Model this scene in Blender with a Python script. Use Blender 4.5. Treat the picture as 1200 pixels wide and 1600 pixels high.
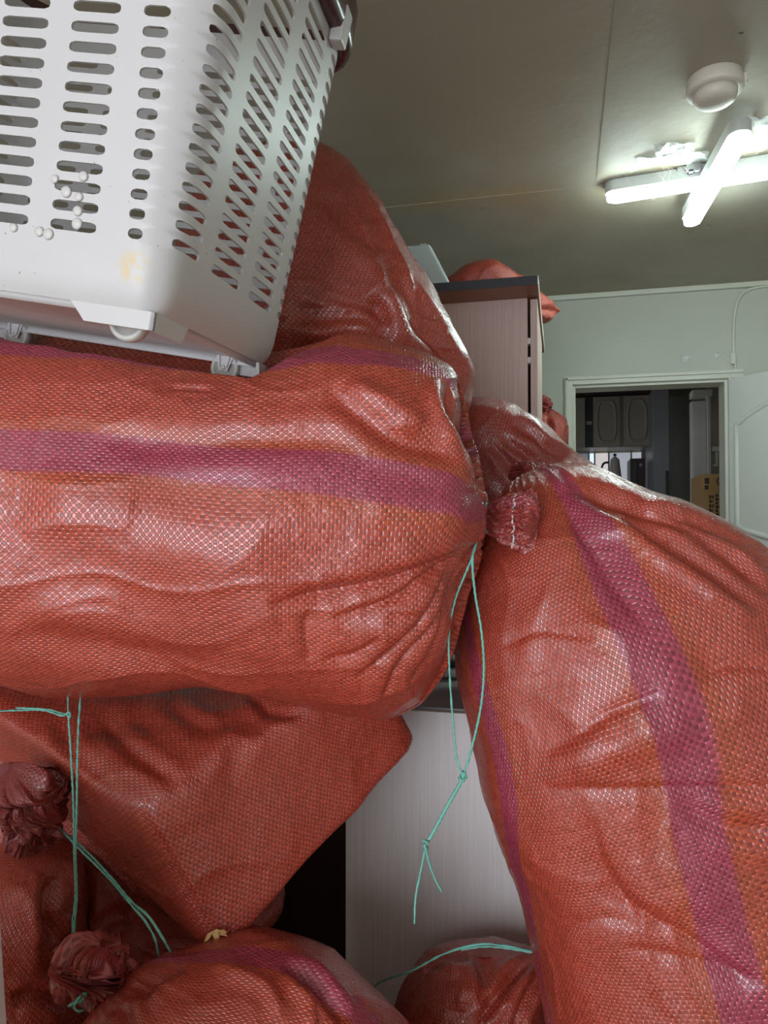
import bpy, bmesh, math, random
import numpy as np
from mathutils import Vector, Matrix
from mathutils.bvhtree import BVHTree

for _o in list(bpy.data.objects):
    bpy.data.objects.remove(_o)
SC = bpy.context.scene
COL = SC.collection
PI = math.pi
random.seed(4)

# ------------------------------------------------------------------ camera
F = 1150.0                      # focal length in pixels of a 1200 x 1600 frame
CAM = np.array([0.0, 0.0, 1.35])
YAW, PITCH = math.radians(13.5), math.atan(25 / 1150)
FL = np.array([-math.sin(YAW), math.cos(YAW), 0.0])          # level forward
RT = np.array([math.cos(YAW), math.sin(YAW), 0.0])
FW = FL * math.cos(PITCH) + np.array([0, 0, math.sin(PITCH)])
UP = np.cross(RT, FW)
cam = bpy.data.cameras.new('camera')
camo = bpy.data.objects.new('camera', cam)
COL.objects.link(camo)
cam.sensor_fit = 'VERTICAL'
cam.sensor_height = 36.0
cam.lens = 36.0 * F / 1600
cam.clip_start = 0.01
camo.matrix_world = Matrix(((RT[0], UP[0], -FW[0], CAM[0]), (RT[1], UP[1], -FW[1], CAM[1]),
                            (RT[2], UP[2], -FW[2], CAM[2]), (0, 0, 0, 1)))
SC.camera = camo

# ------------------------------------------------------------------ light and exposure
SC.view_settings.view_transform = 'Standard'
SC.view_settings.look = 'None'
SC.view_settings.exposure = 0.06
SC.view_settings.gamma = 1.0
SC.view_settings.use_curve_mapping = False
world = bpy.data.worlds.new('overcast_sky')
SC.world = world
world.use_nodes = True
world.node_tree.nodes['Background'].inputs['Color'].default_value = (0.86, 0.91, 1.0, 1)
world.node_tree.nodes['Background'].inputs['Strength'].default_value = 7.0
WIN = dict(x0=-1.85, x1=0.35, z0=0.12, z1=2.15, y=-2.30)      # glazed balcony door in the wall behind the camera
_l = bpy.data.lights.new('window_portal', 'AREA')
_l.shape = 'RECTANGLE'
_l.size, _l.size_y = WIN['x1'] - WIN['x0'], WIN['z1'] - WIN['z0']
_l.cycles.is_portal = True
_lo = bpy.data.objects.new('window_portal', _l)
COL.objects.link(_lo)
_lo.location = ((WIN['x0'] + WIN['x1']) / 2, WIN['y'] - 0.02, (WIN['z0'] + WIN['z1']) / 2)
_lo.rotation_euler = (math.radians(90), 0, 0)                 # -Z looks along +Y, into the room
LAMP = 44.0                                                   # emission of the LED tubes

# ------------------------------------------------------------------ helpers
DS = 1.0                         # depth scale of the group being built
def P(px, py, d):
    """world point seen at pixel (px, py), d metres along the optical axis"""
    d = d * DS
    return CAM + d * (FW + (px - 600) / F * RT + (800 - py) / F * UP)

def ray_plane(px, py, axis, val):
    r = FW + (px - 600) / F * RT + (800 - py) / F * UP
    return CAM + r * ((val - CAM[axis]) / r[axis])

def project(V):
    q = V - CAM
    d = q @ FW
    return 600 + F * (q @ RT) / d, 800 - F * (q @ UP) / d, d

def tag(o, label=None, cat=None, group=None, kind=None):
    if label: o['label'] = label
    if cat: o['category'] = cat
    if group: o['group'] = group
    if kind: o['kind'] = kind
    return o

def empty(name, loc=(0, 0, 0), mat=None):
    o = bpy.data.objects.new(name, None)
    COL.objects.link(o)
    if mat is not None: o.matrix_world = mat
    else: o.location = loc
    return o

def link(name, me, mat=None, parent=None, smooth=True):
    o = bpy.data.objects.new(name, me)
    COL.objects.link(o)
    if mat is not None: me.materials.append(mat)
    if smooth:
        me.polygons.foreach_set('use_smooth', [True] * len(me.polygons))
    if parent is not None:
        o.parent = parent
        o.matrix_parent_inverse = Matrix.Identity(4)
        o.matrix_basis = MW(parent).inverted()
    return o

def MW(o):
    m = o.matrix_basis.copy()
    while o.parent is not None:
        o = o.parent
        m = o.matrix_basis @ m
    return m

def from_bm(name, bm, mat=None, parent=None, smooth=False, bevel=0.0, seg=2):
    """bm is in world space; the object sits at the origin of its parent"""
    if bevel:
        bmesh.ops.bevel(bm, geom=[e for e in bm.edges], offset=bevel, segments=seg, affect='EDGES', profile=0.6)
    bmesh.ops.recalc_face_normals(bm, faces=bm.faces)
    me = bpy.data.meshes.new(name)
    bm.to_mesh(me)
    bm.free()
    o = link(name, me, mat, parent, smooth)
    return o

def add_box(bm, lo, hi, M=None):
    vs = []
    for z in (lo[2], hi[2]):
        for x, y in ((lo[0], lo[1]), (hi[0], lo[1]), (hi[0], hi[1]), (lo[0], hi[1])):
            v = Vector((x, y, z))
            vs.append(bm.verts.new(M @ v if M else v))
    for f in ((3, 2, 1, 0), (4, 5, 6, 7), (0, 1, 5, 4), (1, 2, 6, 5), (2, 3, 7, 6), (3, 0, 4, 7)):
        bm.faces.new([vs[i] for i in f])
    return bm

def box(name, lo, hi, mat, parent=None, M=None, bevel=0.0, seg=2):
    return from_bm(name, add_box(bmesh.new(), lo, hi, M), mat, parent, False, bevel, seg)

def add_prism(bm, pts, M, z0, z1):
    """2-D outline pts (x, y) extruded z0..z1 in frame M"""
    a = [bm.verts.new(M @ Vector((x, y, z0))) for x, y in pts]
    b = [bm.verts.new(M @ Vector((x, y, z1))) for x, y in pts]
    n = len(pts)
    bm.faces.new(a[::-1]); bm.faces.new(b)
    for i in range(n):
        bm.faces.new((a[i], a[(i + 1) % n], b[(i + 1) % n], b[i]))
    return bm

def add_lathe(bm, prof, M, n=40):
    rings = []
    for r, z in prof:
        rings.append([bm.verts.new(M @ Vector((max(r, 1e-4) * math.cos(2 * PI * k / n), max(r, 1e-4) * math.sin(2 * PI * k / n), z))) for k in range(n)])
    for a, b in zip(rings[:-1], rings[1:]):
        for k in range(n):
            bm.faces.new((a[k], a[(k + 1) % n], b[(k + 1) % n], b[k]))
    bm.faces.new(rings[0][::-1]); bm.faces.new(rings[-1])
    return bm

def frame(o, x, y, z):
    m = Matrix.Identity(4)
    for i in range(3):
        m[i][0], m[i][1], m[i][2], m[i][3] = x[i], y[i], z[i], o[i]
    return m

def spline(pts, n):
    """Catmull-Rom through pts (k, dim) resampled at n points, chord parametrised"""
    p = np.asarray(pts, float)
    k = len(p)
    d = np.sqrt(np.linalg.norm(np.diff(p, axis=0), axis=1)) + 1e-6
    t = np.concatenate([[0], np.cumsum(d)])
    m = np.zeros_like(p)
    for i in range(k):
        if i == 0: m[i] = (p[1] - p[0]) / d[0]
        elif i == k - 1: m[i] = (p[-1] - p[-2]) / d[-1]
        else:
            s0, s1 = (p[i] - p[i - 1]) / d[i - 1], (p[i + 1] - p[i]) / d[i]
            m[i] = (s0 * d[i] + s1 * d[i - 1]) / (d[i] + d[i - 1])
    q = np.linspace(0, t[-1], n)
    j = np.clip(np.searchsorted(t, q, side='right') - 1, 0, k - 2)
    h = (t[j + 1] - t[j])[:, None]
    x = ((q - t[j]) / (t[j + 1] - t[j]))[:, None]
    return ((2 * x**3 - 3 * x**2 + 1) * p[j] + (x**3 - 2 * x**2 + x) * h * m[j]
            + (-2 * x**3 + 3 * x**2) * p[j + 1] + (x**3 - x**2) * h * m[j + 1])

_PERM = np.random.RandomState(11).rand(4096)
def vnoise(p):
    """smooth value noise in 0..1 at points p (..., 3)"""
    i = np.floor(p).astype(np.int64)
    f = p - i
    f = f * f * f * (f * (f * 6 - 15) + 10)
    out = 0
    for dx in (0, 1):
        for dy in (0, 1):
            for dz in (0, 1):
                h = ((i[..., 0] + dx) * 73856093 ^ (i[..., 1] + dy) * 19349663 ^ (i[..., 2] + dz) * 83492791) & 4095
                w = (f[..., 0] if dx else 1 - f[..., 0]) * (f[..., 1] if dy else 1 - f[..., 1]) * (f[..., 2] if dz else 1 - f[..., 2])
                out = out + w * _PERM[h]
    return out

def fbm(p, o=3):
    a, s, t = 1.0, 0.0, 0.0
    for k in range(o):
        s = s + a * vnoise(p * 2**k + 17.3 * k); t += a; a *= 0.5
    return s / t

def ridge(p):
    return 1 - np.abs(2 * vnoise(p) - 1)

def grid_normals(V):
    du = np.gradient(V, axis=0)
    ext = np.concatenate([V[:, -2:-1], V, V[:, 1:2]], axis=1)
    dv = (ext[:, 2:] - ext[:, :-2])
    n = np.cross(du, dv)
    n /= np.linalg.norm(n, axis=2, keepdims=True) + 1e-12
    return n

def seg_dist(px, py, poly):
    """distance to a polyline, signed side and fraction along"""
    best = np.full(px.shape, 1e9); side = np.zeros(px.shape); frac = np.zeros(px.shape)
    poly = np.asarray(poly, float)
    L = np.concatenate([[0], np.cumsum(np.linalg.norm(np.diff(poly, axis=0), axis=1))])
    for i in range(len(poly) - 1):
        a, b = poly[i], poly[i + 1]
        ab = b - a
        l2 = ab @ ab
        t = np.clip(((px - a[0]) * ab[0] + (py - a[1]) * ab[1]) / l2, 0, 1)
        dx, dy = px - a[0] - t * ab[0], py - a[1] - t * ab[1]
        d = np.hypot(dx, dy)
        m = d < best
        best[m] = d[m]
        side[m] = np.sign(ab[0] * dy - ab[1] * dx)[m]
        frac[m] = ((L[i] + t * math.sqrt(l2)) / L[-1])[m]
    return best, side, frac

# ------------------------------------------------------------------ materials
def new_mat(name):
    m = bpy.data.materials.new(name)
    m.use_nodes = True
    nt = m.node_tree
    return m, nt, nt.nodes['Principled BSDF']

def N(nt, t, **kw):
    n = nt.nodes.new(t)
    for k, v in kw.items(): setattr(n, k, v)
    return n

def M2(nt, op, a, b=None, c=None):
    n = N(nt, 'ShaderNodeMath', operation=op)
    for i, x in enumerate((a, b, c)):
        if x is None: continue
        if isinstance(x, (int, float)): n.inputs[i].default_value = x
        else: nt.links.new(x, n.inputs[i])
    return n.outputs[0]

def mixc(nt, fac, a, b):
    n = N(nt, 'ShaderNodeMix', data_type='RGBA')
    for i, x in ((0, fac), (6, a), (7, b)):
        if isinstance(x, (int, float)): n.inputs[i].default_value = x
        elif isinstance(x, tuple): n.inputs[i].default_value = x if len(x) == 4 else (*x, 1)
        else: nt.links.new(x, n.inputs[i])
    return n.outputs[2]

def smooth(nt, x, lo, hi):
    n = N(nt, 'ShaderNodeMapRange', interpolation_type='SMOOTHSTEP')
    nt.links.new(x, n.inputs[0])
    n.inputs[1].default_value, n.inputs[2].default_value = lo, hi
    return n.outputs[0]

def noise(nt, vec, scale, detail=2.0, dist=0.0):
    n = N(nt, 'ShaderNodeTexNoise')
    n.inputs['Scale'].default_value = scale
    n.inputs['Detail'].default_value = detail
    n.inputs['Distortion'].default_value = dist
    if vec is not None: nt.links.new(vec, n.inputs['Vector'])
    return n.outputs[0]

def mapped(nt, scale):
    tc = N(nt, 'ShaderNodeTexCoord')
    mp = N(nt, 'ShaderNodeMapping')
    nt.links.new(tc.outputs['Object'], mp.inputs[0])
    mp.inputs['Scale'].default_value = scale
    return mp.outputs[0]

def plain(name, col, rough=0.5, var=0.12, scale=14.0, bump=0.0, metal=0.0, stretch=(1, 1, 1), spec=0.5):
    m, nt, b = new_mat(name)
    v = mapped(nt, stretch)
    n = noise(nt, v, scale, 4)
    c2 = tuple(x * (1 - var) for x in col)
    c3 = tuple(min(1, x * (1 + var)) for x in col)
    nt.links.new(mixc(nt, n, c2, c3), b.inputs['Base Color'])
    b.inputs['Roughness'].default_value = rough
    b.inputs['Metallic'].default_value = metal
    b.inputs['Specular IOR Level'].default_value = spec
    if bump:
        bp = N(nt, 'ShaderNodeBump')
        bp.inputs['Strength'].default_value = 0.5
        bp.inputs['Distance'].default_value = bump
        nt.links.new(n, bp.inputs['Height'])
        nt.links.new(bp.outputs[0], b.inputs['Normal'])
    return m

def sack_material(name, red, magenta, orange, pu=0.0048, pv=0.0036, rough=0.28):
    """woven flat plastic tape: checker of over / under tapes in metres of cloth"""
    m, nt, b = new_mat(name)
    uv = N(nt, 'ShaderNodeUVMap'); uv.uv_map = 'cloth'
    sp = N(nt, 'ShaderNodeSeparateXYZ')
    nt.links.new(uv.outputs[0], sp.inputs[0])
    wob = noise(nt, uv.outputs[0], 60.0, 2)
    U = M2(nt, 'ADD', M2(nt, 'DIVIDE', sp.outputs[0], pu), M2(nt, 'MULTIPLY', wob, 0.8))
    V = M2(nt, 'ADD', M2(nt, 'DIVIDE', sp.outputs[1], pv), M2(nt, 'MULTIPLY', noise(nt, uv.outputs[0], 47.0, 2), 0.8))
    su = M2(nt, 'SINE', M2(nt, 'MULTIPLY', U, PI))
    sv = M2(nt, 'SINE', M2(nt, 'MULTIPLY', V, PI))
    s = M2(nt, 'MULTIPLY', su, sv)
    over = smooth(nt, s, -0.30, -0.08)
    cb = N(nt, 'ShaderNodeCombineXYZ')
    nt.links.new(M2(nt, 'FLOOR', U), cb.inputs[0]); nt.links.new(M2(nt, 'FLOOR', V), cb.inputs[1])
    wn = N(nt, 'ShaderNodeTexWhiteNoise', noise_dimensions='2D')
    nt.links.new(cb.outputs[0], wn.inputs['Vector'])
    rnd = wn.outputs['Value']
    at = N(nt, 'ShaderNodeAttribute'); at.attribute_name = 'stripe'
    ac = N(nt, 'ShaderNodeSeparateColor')
    nt.links.new(at.outputs['Color'], ac.inputs[0])
    base = mixc(nt, ac.outputs[1], red, orange)
    base = mixc(nt, ac.outputs[0], base, magenta)
    big = noise(nt, uv.outputs[0], 9.0, 3)
    shade = M2(nt, 'MULTIPLY', M2(nt, 'MULTIPLY_ADD', over, 0.44, 0.56), M2(nt, 'MULTIPLY_ADD', rnd, 0.30, 0.85))
    shade = M2(nt, 'MULTIPLY', shade, M2(nt, 'MULTIPLY_ADD', big, 0.35, 0.83))
    mul = N(nt, 'ShaderNodeVectorMath', operation='SCALE')
    nt.links.new(base, mul.inputs[0]); nt.links.new(shade, mul.inputs['Scale'])
    nt.links.new(mul.outputs[0], b.inputs['Base Color'])
    rr = M2(nt, 'MULTIPLY_ADD', rnd, 0.14, rough - 0.07)
    nt.links.new(M2(nt, 'MULTIPLY_ADD', M2(nt, 'SUBTRACT', 1.0, over), 0.15, rr), b.inputs['Roughness'])
    b.inputs['Specular IOR Level'].default_value = 0.6
    nt.links.new(M2(nt, 'MULTIPLY_ADD', over, 0.62, 0.22), b.inputs['Coat Weight'])
    b.inputs['Coat Roughness'].default_value = 0.17
    b.inputs['Coat IOR'].default_value = 1.5
    h = M2(nt, 'ADD', smooth(nt, M2(nt, 'ABSOLUTE', s), 0.0, 0.55), M2(nt, 'MULTIPLY', over, 0.6))
    h = M2(nt, 'ADD', h, M2(nt, 'MULTIPLY', rnd, 0.35))
    h = M2(nt, 'ADD', h, M2(nt, 'MULTIPLY', M2(nt, 'SUBTRACT', wn.outputs['Value'], 0.5), M2(nt, 'MULTIPLY', M2(nt, 'FRACT', U), 0.9)))
    bp = N(nt, 'ShaderNodeBump')
    bp.inputs['Strength'].default_value = 0.55
    bp.inputs['Distance'].default_value = 0.0008
    nt.links.new(h, bp.inputs['Height'])
    crk = noise(nt, uv.outputs[0], 38.0, 4, 1.2)
    bp2 = N(nt, 'ShaderNodeBump')
    bp2.inputs['Strength'].default_value = 0.35
    bp2.inputs['Distance'].default_value = 0.003
    nt.links.new(crk, bp2.inputs['Height'])
    nt.links.new(bp2.outputs[0], bp.inputs['Normal'])
    nt.links.new(bp.outputs[0], b.inputs['Normal'])
    nt.links.new(bp.outputs[0], b.inputs['Coat Normal'])
    return m

def wood_material(name, light, dark, rough=0.45, axis_scale=(60, 60, 1.2)):
    m, nt, b = new_mat(name)
    v = mapped(nt, axis_scale)
    n = noise(nt, v, 3.0, 6, 0.3)
    nt.links.new(mixc(nt, smooth(nt, n, 0.3, 0.75), dark, light), b.inputs['Base Color'])
    b.inputs['Roughness'].default_value = rough
    return m

RED, MAG, ORG = (0.46, 0.064, 0.035), (0.385, 0.047, 0.083), (0.46, 0.075, 0.031)
MAT_SACK = sack_material('woven_red_tape', RED, MAG, ORG)
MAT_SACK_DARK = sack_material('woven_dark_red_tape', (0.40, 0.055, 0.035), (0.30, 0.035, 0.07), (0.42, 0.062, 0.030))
MAT_TUFT = sack_material('woven_gathered_tape', (0.42, 0.062, 0.050), (0.33, 0.04, 0.11), ORG, rough=0.42)
MAT_PLASTIC = plain('white_plastic', (0.66, 0.65, 0.65), 0.32, 0.05, 9)
MAT_PLASTIC_GREY = plain('grey_white_plastic', (0.55, 0.54, 0.50), 0.4, 0.08, 20)
MAT_RIM = plain('brown_plastic', (0.085, 0.035, 0.032), 0.25, 0.1, 9)
MAT_TWINE = plain('teal_twine', (0.17, 0.47, 0.39), 0.6, 0.25, 400)
MAT_THREAD = plain('white_thread', (0.75, 0.68, 0.66), 0.6, 0.15, 300)
MAT_WALL = plain('pale_green_wallpaper', (0.54, 0.565, 0.49), 0.7, 0.10, 3.0, 0.003)
MAT_TRIM = plain('cream_paint', (0.66, 0.68, 0.58), 0.45, 0.08, 8)
MAT_DOOR = plain('white_painted_door', (0.66, 0.69, 0.64), 0.4, 0.05, 5)
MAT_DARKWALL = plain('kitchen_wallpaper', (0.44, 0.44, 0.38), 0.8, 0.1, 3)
MAT_FLOOR = plain('brown_linoleum', (0.30, 0.20, 0.11), 0.45, 0.25, 3)
MAT_WOOD = wood_material('pinkish_ash_laminate', (0.62, 0.47, 0.42), (0.52, 0.38, 0.34))
MAT_PALE = wood_material('pale_ash_laminate', (0.84, 0.79, 0.765), (0.76, 0.71, 0.685))
MAT_BROWN = wood_material('brown_veneer', (0.30, 0.12, 0.055), (0.22, 0.085, 0.04), axis_scale=(2, 60, 60))
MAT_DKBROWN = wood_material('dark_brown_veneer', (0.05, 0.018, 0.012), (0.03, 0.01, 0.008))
MAT_BLACK = plain('black_edge_band', (0.020, 0.020, 0.028), 0.4, 0.5, 40)
MAT_GREY = plain('grey_edge_band', (0.36, 0.34, 0.34), 0.45, 0.1, 30)
MAT_CARD = plain('cardboard', (0.46, 0.27, 0.11), 0.8, 0.1, 12)
MAT_INK = plain('dark_print', (0.05, 0.03, 0.02), 0.7, 0.1, 20)
MAT_DIAL = plain('dark_dial', (0.02, 0.02, 0.025), 0.3, 0.1, 20)
MAT_STEEL = plain('steel_backsplash', (0.62, 0.64, 0.68), 0.12, 0.15, 4, 0.004, 1.0)
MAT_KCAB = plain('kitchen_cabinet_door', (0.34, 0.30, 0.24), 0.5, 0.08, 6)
MAT_SCRAP = plain('straw_scrap', (0.62, 0.40, 0.16), 0.7, 0.25, 200)
MAT_BIN = plain('pale_blue_plastic', (0.55, 0.66, 0.66), 0.4, 0.05, 8)
MAT_WAX = plain('wax_spot', (0.60, 0.575, 0.55), 0.35, 0.1, 200)

def ceiling_material():
    m, nt, b = new_mat('old_ceiling_paper')
    v = mapped(nt, (1, 1, 1))
    n1 = noise(nt, v, 1.6, 4)
    n2 = noise(nt, v, 40.0, 3)
    col = mixc(nt, smooth(nt, n1, 0.35, 0.7), (0.34, 0.295, 0.22), (0.44, 0.41, 0.345))
    sp = N(nt, 'ShaderNodeSeparateXYZ'); nt.links.new(v, sp.inputs[0])
    d = M2(nt, 'ABSOLUTE', M2(nt, 'SUBTRACT', M2(nt, 'ADD', sp.outputs[1], M2(nt, 'MULTIPLY', n1, 0.12)), SEAM_Y + 0.06))
    st = M2(nt, 'MULTIPLY', M2(nt, 'SUBTRACT', 1.0, smooth(nt, d, 0.01, 0.12)), smooth(nt, noise(nt, v, 5.0, 4, 1.0), 0.42, 0.62))
    col = mixc(nt, M2(nt, 'MULTIPLY', st, 0.5), col, (0.45, 0.33, 0.14))
    sk = smooth(nt, noise(nt, v, 26.0, 1), 0.80, 0.84)
    col = mixc(nt, sk, col, (0.10, 0.09, 0.07))
    nt.links.new(col, b.inputs['Base Color'])
    b.inputs['Roughness'].default_value = 0.55
    bp = N(nt, 'ShaderNodeBump'); bp.inputs['Distance'].default_value = 0.003; bp.inputs['Strength'].default_value = 0.35
    nt.links.new(n2, bp.inputs['Height']); nt.links.new(bp.outputs[0], b.inputs['Normal'])
    return m

# ------------------------------------------------------------------ room shell
CZ = 2.37
YB = float(ray_plane(1030, 452, 2, CZ)[1])            # back wall face
SEAM_Y = float(ray_plane(800, 303, 2, CZ)[1])
XL, XR, YF = -2.15, 1.30, WIN['y']
T = 0.12
MAT_CEIL = ceiling_material()

def struct(o): o['kind'] = 'structure'; return o

struct(box('floor', (XL - T, YF - T, -0.1), (XR + T, YB + T, 0), MAT_FLOOR))
struct(box('ceiling', (XL - T, YF - T, CZ), (XR + T, YB + T, CZ + 0.1), MAT_CEIL))
struct(box('wall_left', (XL - T, YF - T, 0), (XL, YB + T, CZ), MAT_WALL))
struct(box('wall_right', (XR, YF - T, 0), (XR + T, YB + T, CZ), MAT_WALL))
bm = bmesh.new()                                       # wall with the window, behind the camera
add_box(bm, (XL, YF - T, 0), (WIN['x0'], YF, CZ))
add_box(bm, (WIN['x1'], YF - T, 0), (XR, YF, CZ))
add_box(bm, (WIN['x0'], YF - T, 0), (WIN['x1'], YF, WIN['z0']))
add_box(bm, (WIN['x0'], YF - T, WIN['z1']), (WIN['x1'], YF, CZ))
struct(from_bm('wall_front', bm, MAT_WALL))
# door opening in the back wall
DL = float(ray_plane(895, 640, 1, YB)[0]); DR = float(ray_plane(1137, 620, 1, YB)[0])
DZ = float(ray_plane(1000, 598, 1, YB)[2])
bm = bmesh.new()
add_box(bm, (XL, YB, 0), (DL, YB + T, CZ))
add_box(bm, (DR, YB, 0), (XR, YB + T, CZ))
add_box(bm, (DL, YB, DZ), (DR, YB + T, CZ))
struct(from_bm('wall_back', bm, MAT_WALL))
struct(box('trim_1', (XL, YB - 0.022, CZ - 0.022), (XR, YB, CZ), MAT_TRIM, bevel=0.004))          # cornice strip
# paper joints on the ceiling
struct(box('trim_2', (XL, SEAM_Y, CZ - 0.0016), (XR, SEAM_Y + 0.5, CZ + 0.001), MAT_CEIL))
SX = float(ray_plane(943, 170, 2, CZ)[0])
struct(box('trim_3', (SX, YF, CZ - 0.0012), (SX + 0.004, SEAM_Y, CZ + 0.001), MAT_CEIL))
# door casing: three moulded steps
CW = 0.036
dfr = struct(empty('door_1', (DL, YB, 0)))
for nm, lo, hi in (('casing', (DL - CW, YB - 0.018, 0), (DL, YB, DZ + CW)),
                   ('casing', (DR, YB - 0.018, 0), (DR + CW, YB, DZ)),
                   ('casing', (DL, YB - 0.018, DZ), (DR + 0.06, YB, DZ + CW))):
    box(nm, lo, hi, MAT_TRIM, dfr, bevel=0.003)
for nm, lo, hi in (('casing_bead', (DL - CW + 0.006, YB - 0.026, 0), (DL - CW + 0.016, YB - 0.018, DZ + CW - 0.006)),
                   ('casing_bead', (DL - CW + 0.006, YB - 0.026, DZ + CW - 0.016), (DR + 0.054, YB - 0.018, DZ + CW - 0.006)),
                   ('jamb', (DL, YB, 0), (DL + 0.012, YB + T, DZ)), ('jamb', (DR - 0.012, YB, 0), (DR, YB + T, DZ)),
                   ('head_jamb', (DL + 0.012, YB, DZ - 0.012), (DR - 0.012, YB + T, DZ))):
    box(nm, lo, hi, MAT_TRIM, dfr, bevel=0.0015)

# open door leaf, hinged at the right jamb
h0 = ray_plane(1138, 591, 1, YB - 0.03)
h1 = ray_plane(1200, 577, 2, float(h0[2]))
dirL = (h1 - h0); dirL[2] = 0; dirL /= np.linalg.norm(dirL)
nrm = np.array([dirL[1], -dirL[0], 0.0])                # candidate; the face towards the camera
if nrm @ (CAM - h0) < 0: nrm = -nrm
Mleaf = frame((h0[0], h0[1], 0), dirL, (0, 0, 1), nrm)  # x along leaf, y up, z out of the visible face
LW, LH = 0.70, float(h0[2]) - 0.005
leaf = struct(empty('door_2', (h0[0], h0[1], 0)))
from_bm('door_leaf', add_prism(bmesh.new(), [(0, 0.01), (LW, 0.01), (LW, LH), (0, LH)], Mleaf, -0.036, 0), MAT_DOOR, leaf, bevel=0.002)

def leaf_px(px, py):
    r = FW + (px - 600) / F * RT + (800 - py) / F * UP
    o = np.array([h0[0], h0[1], 0.0])
    t = ((o - CAM) @ nrm) / (r @ nrm)
    q = CAM + r * t - o
    return float(q @ dirL), float(q[2])
def band(name, pts, w, zt, M, mat, parent, closed=False):
    """a raised moulding of width w along 2-D points in frame M"""
    p = np.asarray(pts, float)
    n = len(p)
    tg = np.gradient(p, axis=0)
    if closed: tg = np.roll(p, -1, 0) - np.roll(p, 1, 0)
    tg /= np.linalg.norm(tg, axis=1, keepdims=True) + 1e-9
    nn = np.stack([-tg[:, 1], tg[:, 0]], 1)
    prof = [(-0.5, 0), (-0.3, 0.8), (0.0, 1.0), (0.3, 0.7), (0.5, 0)]
    bm = bmesh.new()
    rows = [[bm.verts.new(M @ Vector((*(p[i] + nn[i] * a * w), b * zt))) for a, b in prof] for i in range(n)]
    for i in range(n if closed else n - 1):
        a, b = rows[i], rows[(i + 1) % n]
        for k in range(4): bm.faces.new((a[k], b[k], b[k + 1], a[k + 1]))
    return from_bm(name, bm, mat, parent, True)
xa, za = leaf_px(1150, 662)
_, zb = leaf_px(1151, 824)
x1 = LW - xa
arch = [(xa, zb), (xa, za)] + [(xa + 0.02, za + 0.002)] + [(xa + 0.02 + (x1 - xa - 0.04) * t, za + 0.002 + 0.085 * math.sin(PI * t)**0.8) for t in np.linspace(0.03, 0.97, 24)] + [(x1 - 0.02, za + 0.002), (x1, za), (x1, zb)]
bot = [(x1 - (x1 - xa) * t, zb - 0.06 * math.sin(PI * t)) for t in np.linspace(0.02, 0.98, 20)]
band('panel_moulding', spline([(xa, zb), (xa, (za + zb) / 2), (xa, za - 0.004)], 6).tolist() + arch[2:-2] + [(x1, za - 0.004), (x1, (za + zb) / 2), (x1, zb)] + bot, 0.022, 0.009, Mleaf, MAT_DOOR, leaf, True)
band('panel_moulding', [(xa, 0.18), (xa, zb - 0.22), (xa + 0.1, zb - 0.25), (LW / 2, zb - 0.28), (x1 - 0.1, zb - 0.25), (x1, zb - 0.22), (x1, 0.18), (LW / 2, 0.18)], 0.022, 0.009, Mleaf, MAT_DOOR, leaf, True)
from_bm('door_handle', add_lathe(bmesh.new(), [(0.012, 0), (0.012, 0.03), (0.026, 0.036), (0.028, 0.055), (0.018, 0.066)], Mleaf @ Matrix.Translation((LW - 0.06, 0.98, 0)), 20), MAT_STEEL, leaf, True)

# kitchen beyond the door
KY = YB + T
KB = KY + 2.6
KXL, KXR = DL - 1.3, DR + 0.55
KFILL = dict(y0=KY + 0.8, y1=KY + 1.3, z0=1.25, z1=1.75)  # unseen opening added in the left wall so sky brightens the dark kitchen
struct(box('floor_kitchen', (KXL - T, KY, -0.1), (KXR + T, KB + T, 0), MAT_FLOOR))
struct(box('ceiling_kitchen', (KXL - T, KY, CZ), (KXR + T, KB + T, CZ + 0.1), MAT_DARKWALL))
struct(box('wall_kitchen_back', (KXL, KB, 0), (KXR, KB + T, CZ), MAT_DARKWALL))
bm = bmesh.new()
add_box(bm, (KXL - T, KY, 0), (KXL, KFILL['y0'], CZ)); add_box(bm, (KXL - T, KFILL['y1'], 0), (KXL, KB + T, CZ))
add_box(bm, (KXL - T, KFILL['y0'], 0), (KXL, KFILL['y1'], KFILL['z0'])); add_box(bm, (KXL - T, KFILL['y0'], KFILL['z1']), (KXL, KFILL['y1'], CZ))
struct(from_bm('wall_kitchen_left', bm, MAT_DARKWALL))
_l = bpy.data.lights.new('kitchen_fill_portal', 'AREA'); _l.shape = 'RECTANGLE'; _l.size, _l.size_y = 0.5, 0.5; _l.cycles.is_portal = True
_lo = bpy.data.objects.new('kitchen_fill_portal', _l); COL.objects.link(_lo)
_lo.location = (KXL - 0.02, (KFILL['y0'] + KFILL['y1']) / 2, 1.5); _lo.rotation_euler = (math.radians(90), 0, math.radians(-90))
struct(box('wall_kitchen_right', (KXR, KY, 0), (KXR + T, KB + T, CZ), MAT_DARKWALL))

def kx(px, d): return float(P(px, 660, d)[0])
def at_y(px, py, y): return ray_plane(px, py, 1, y)

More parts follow.
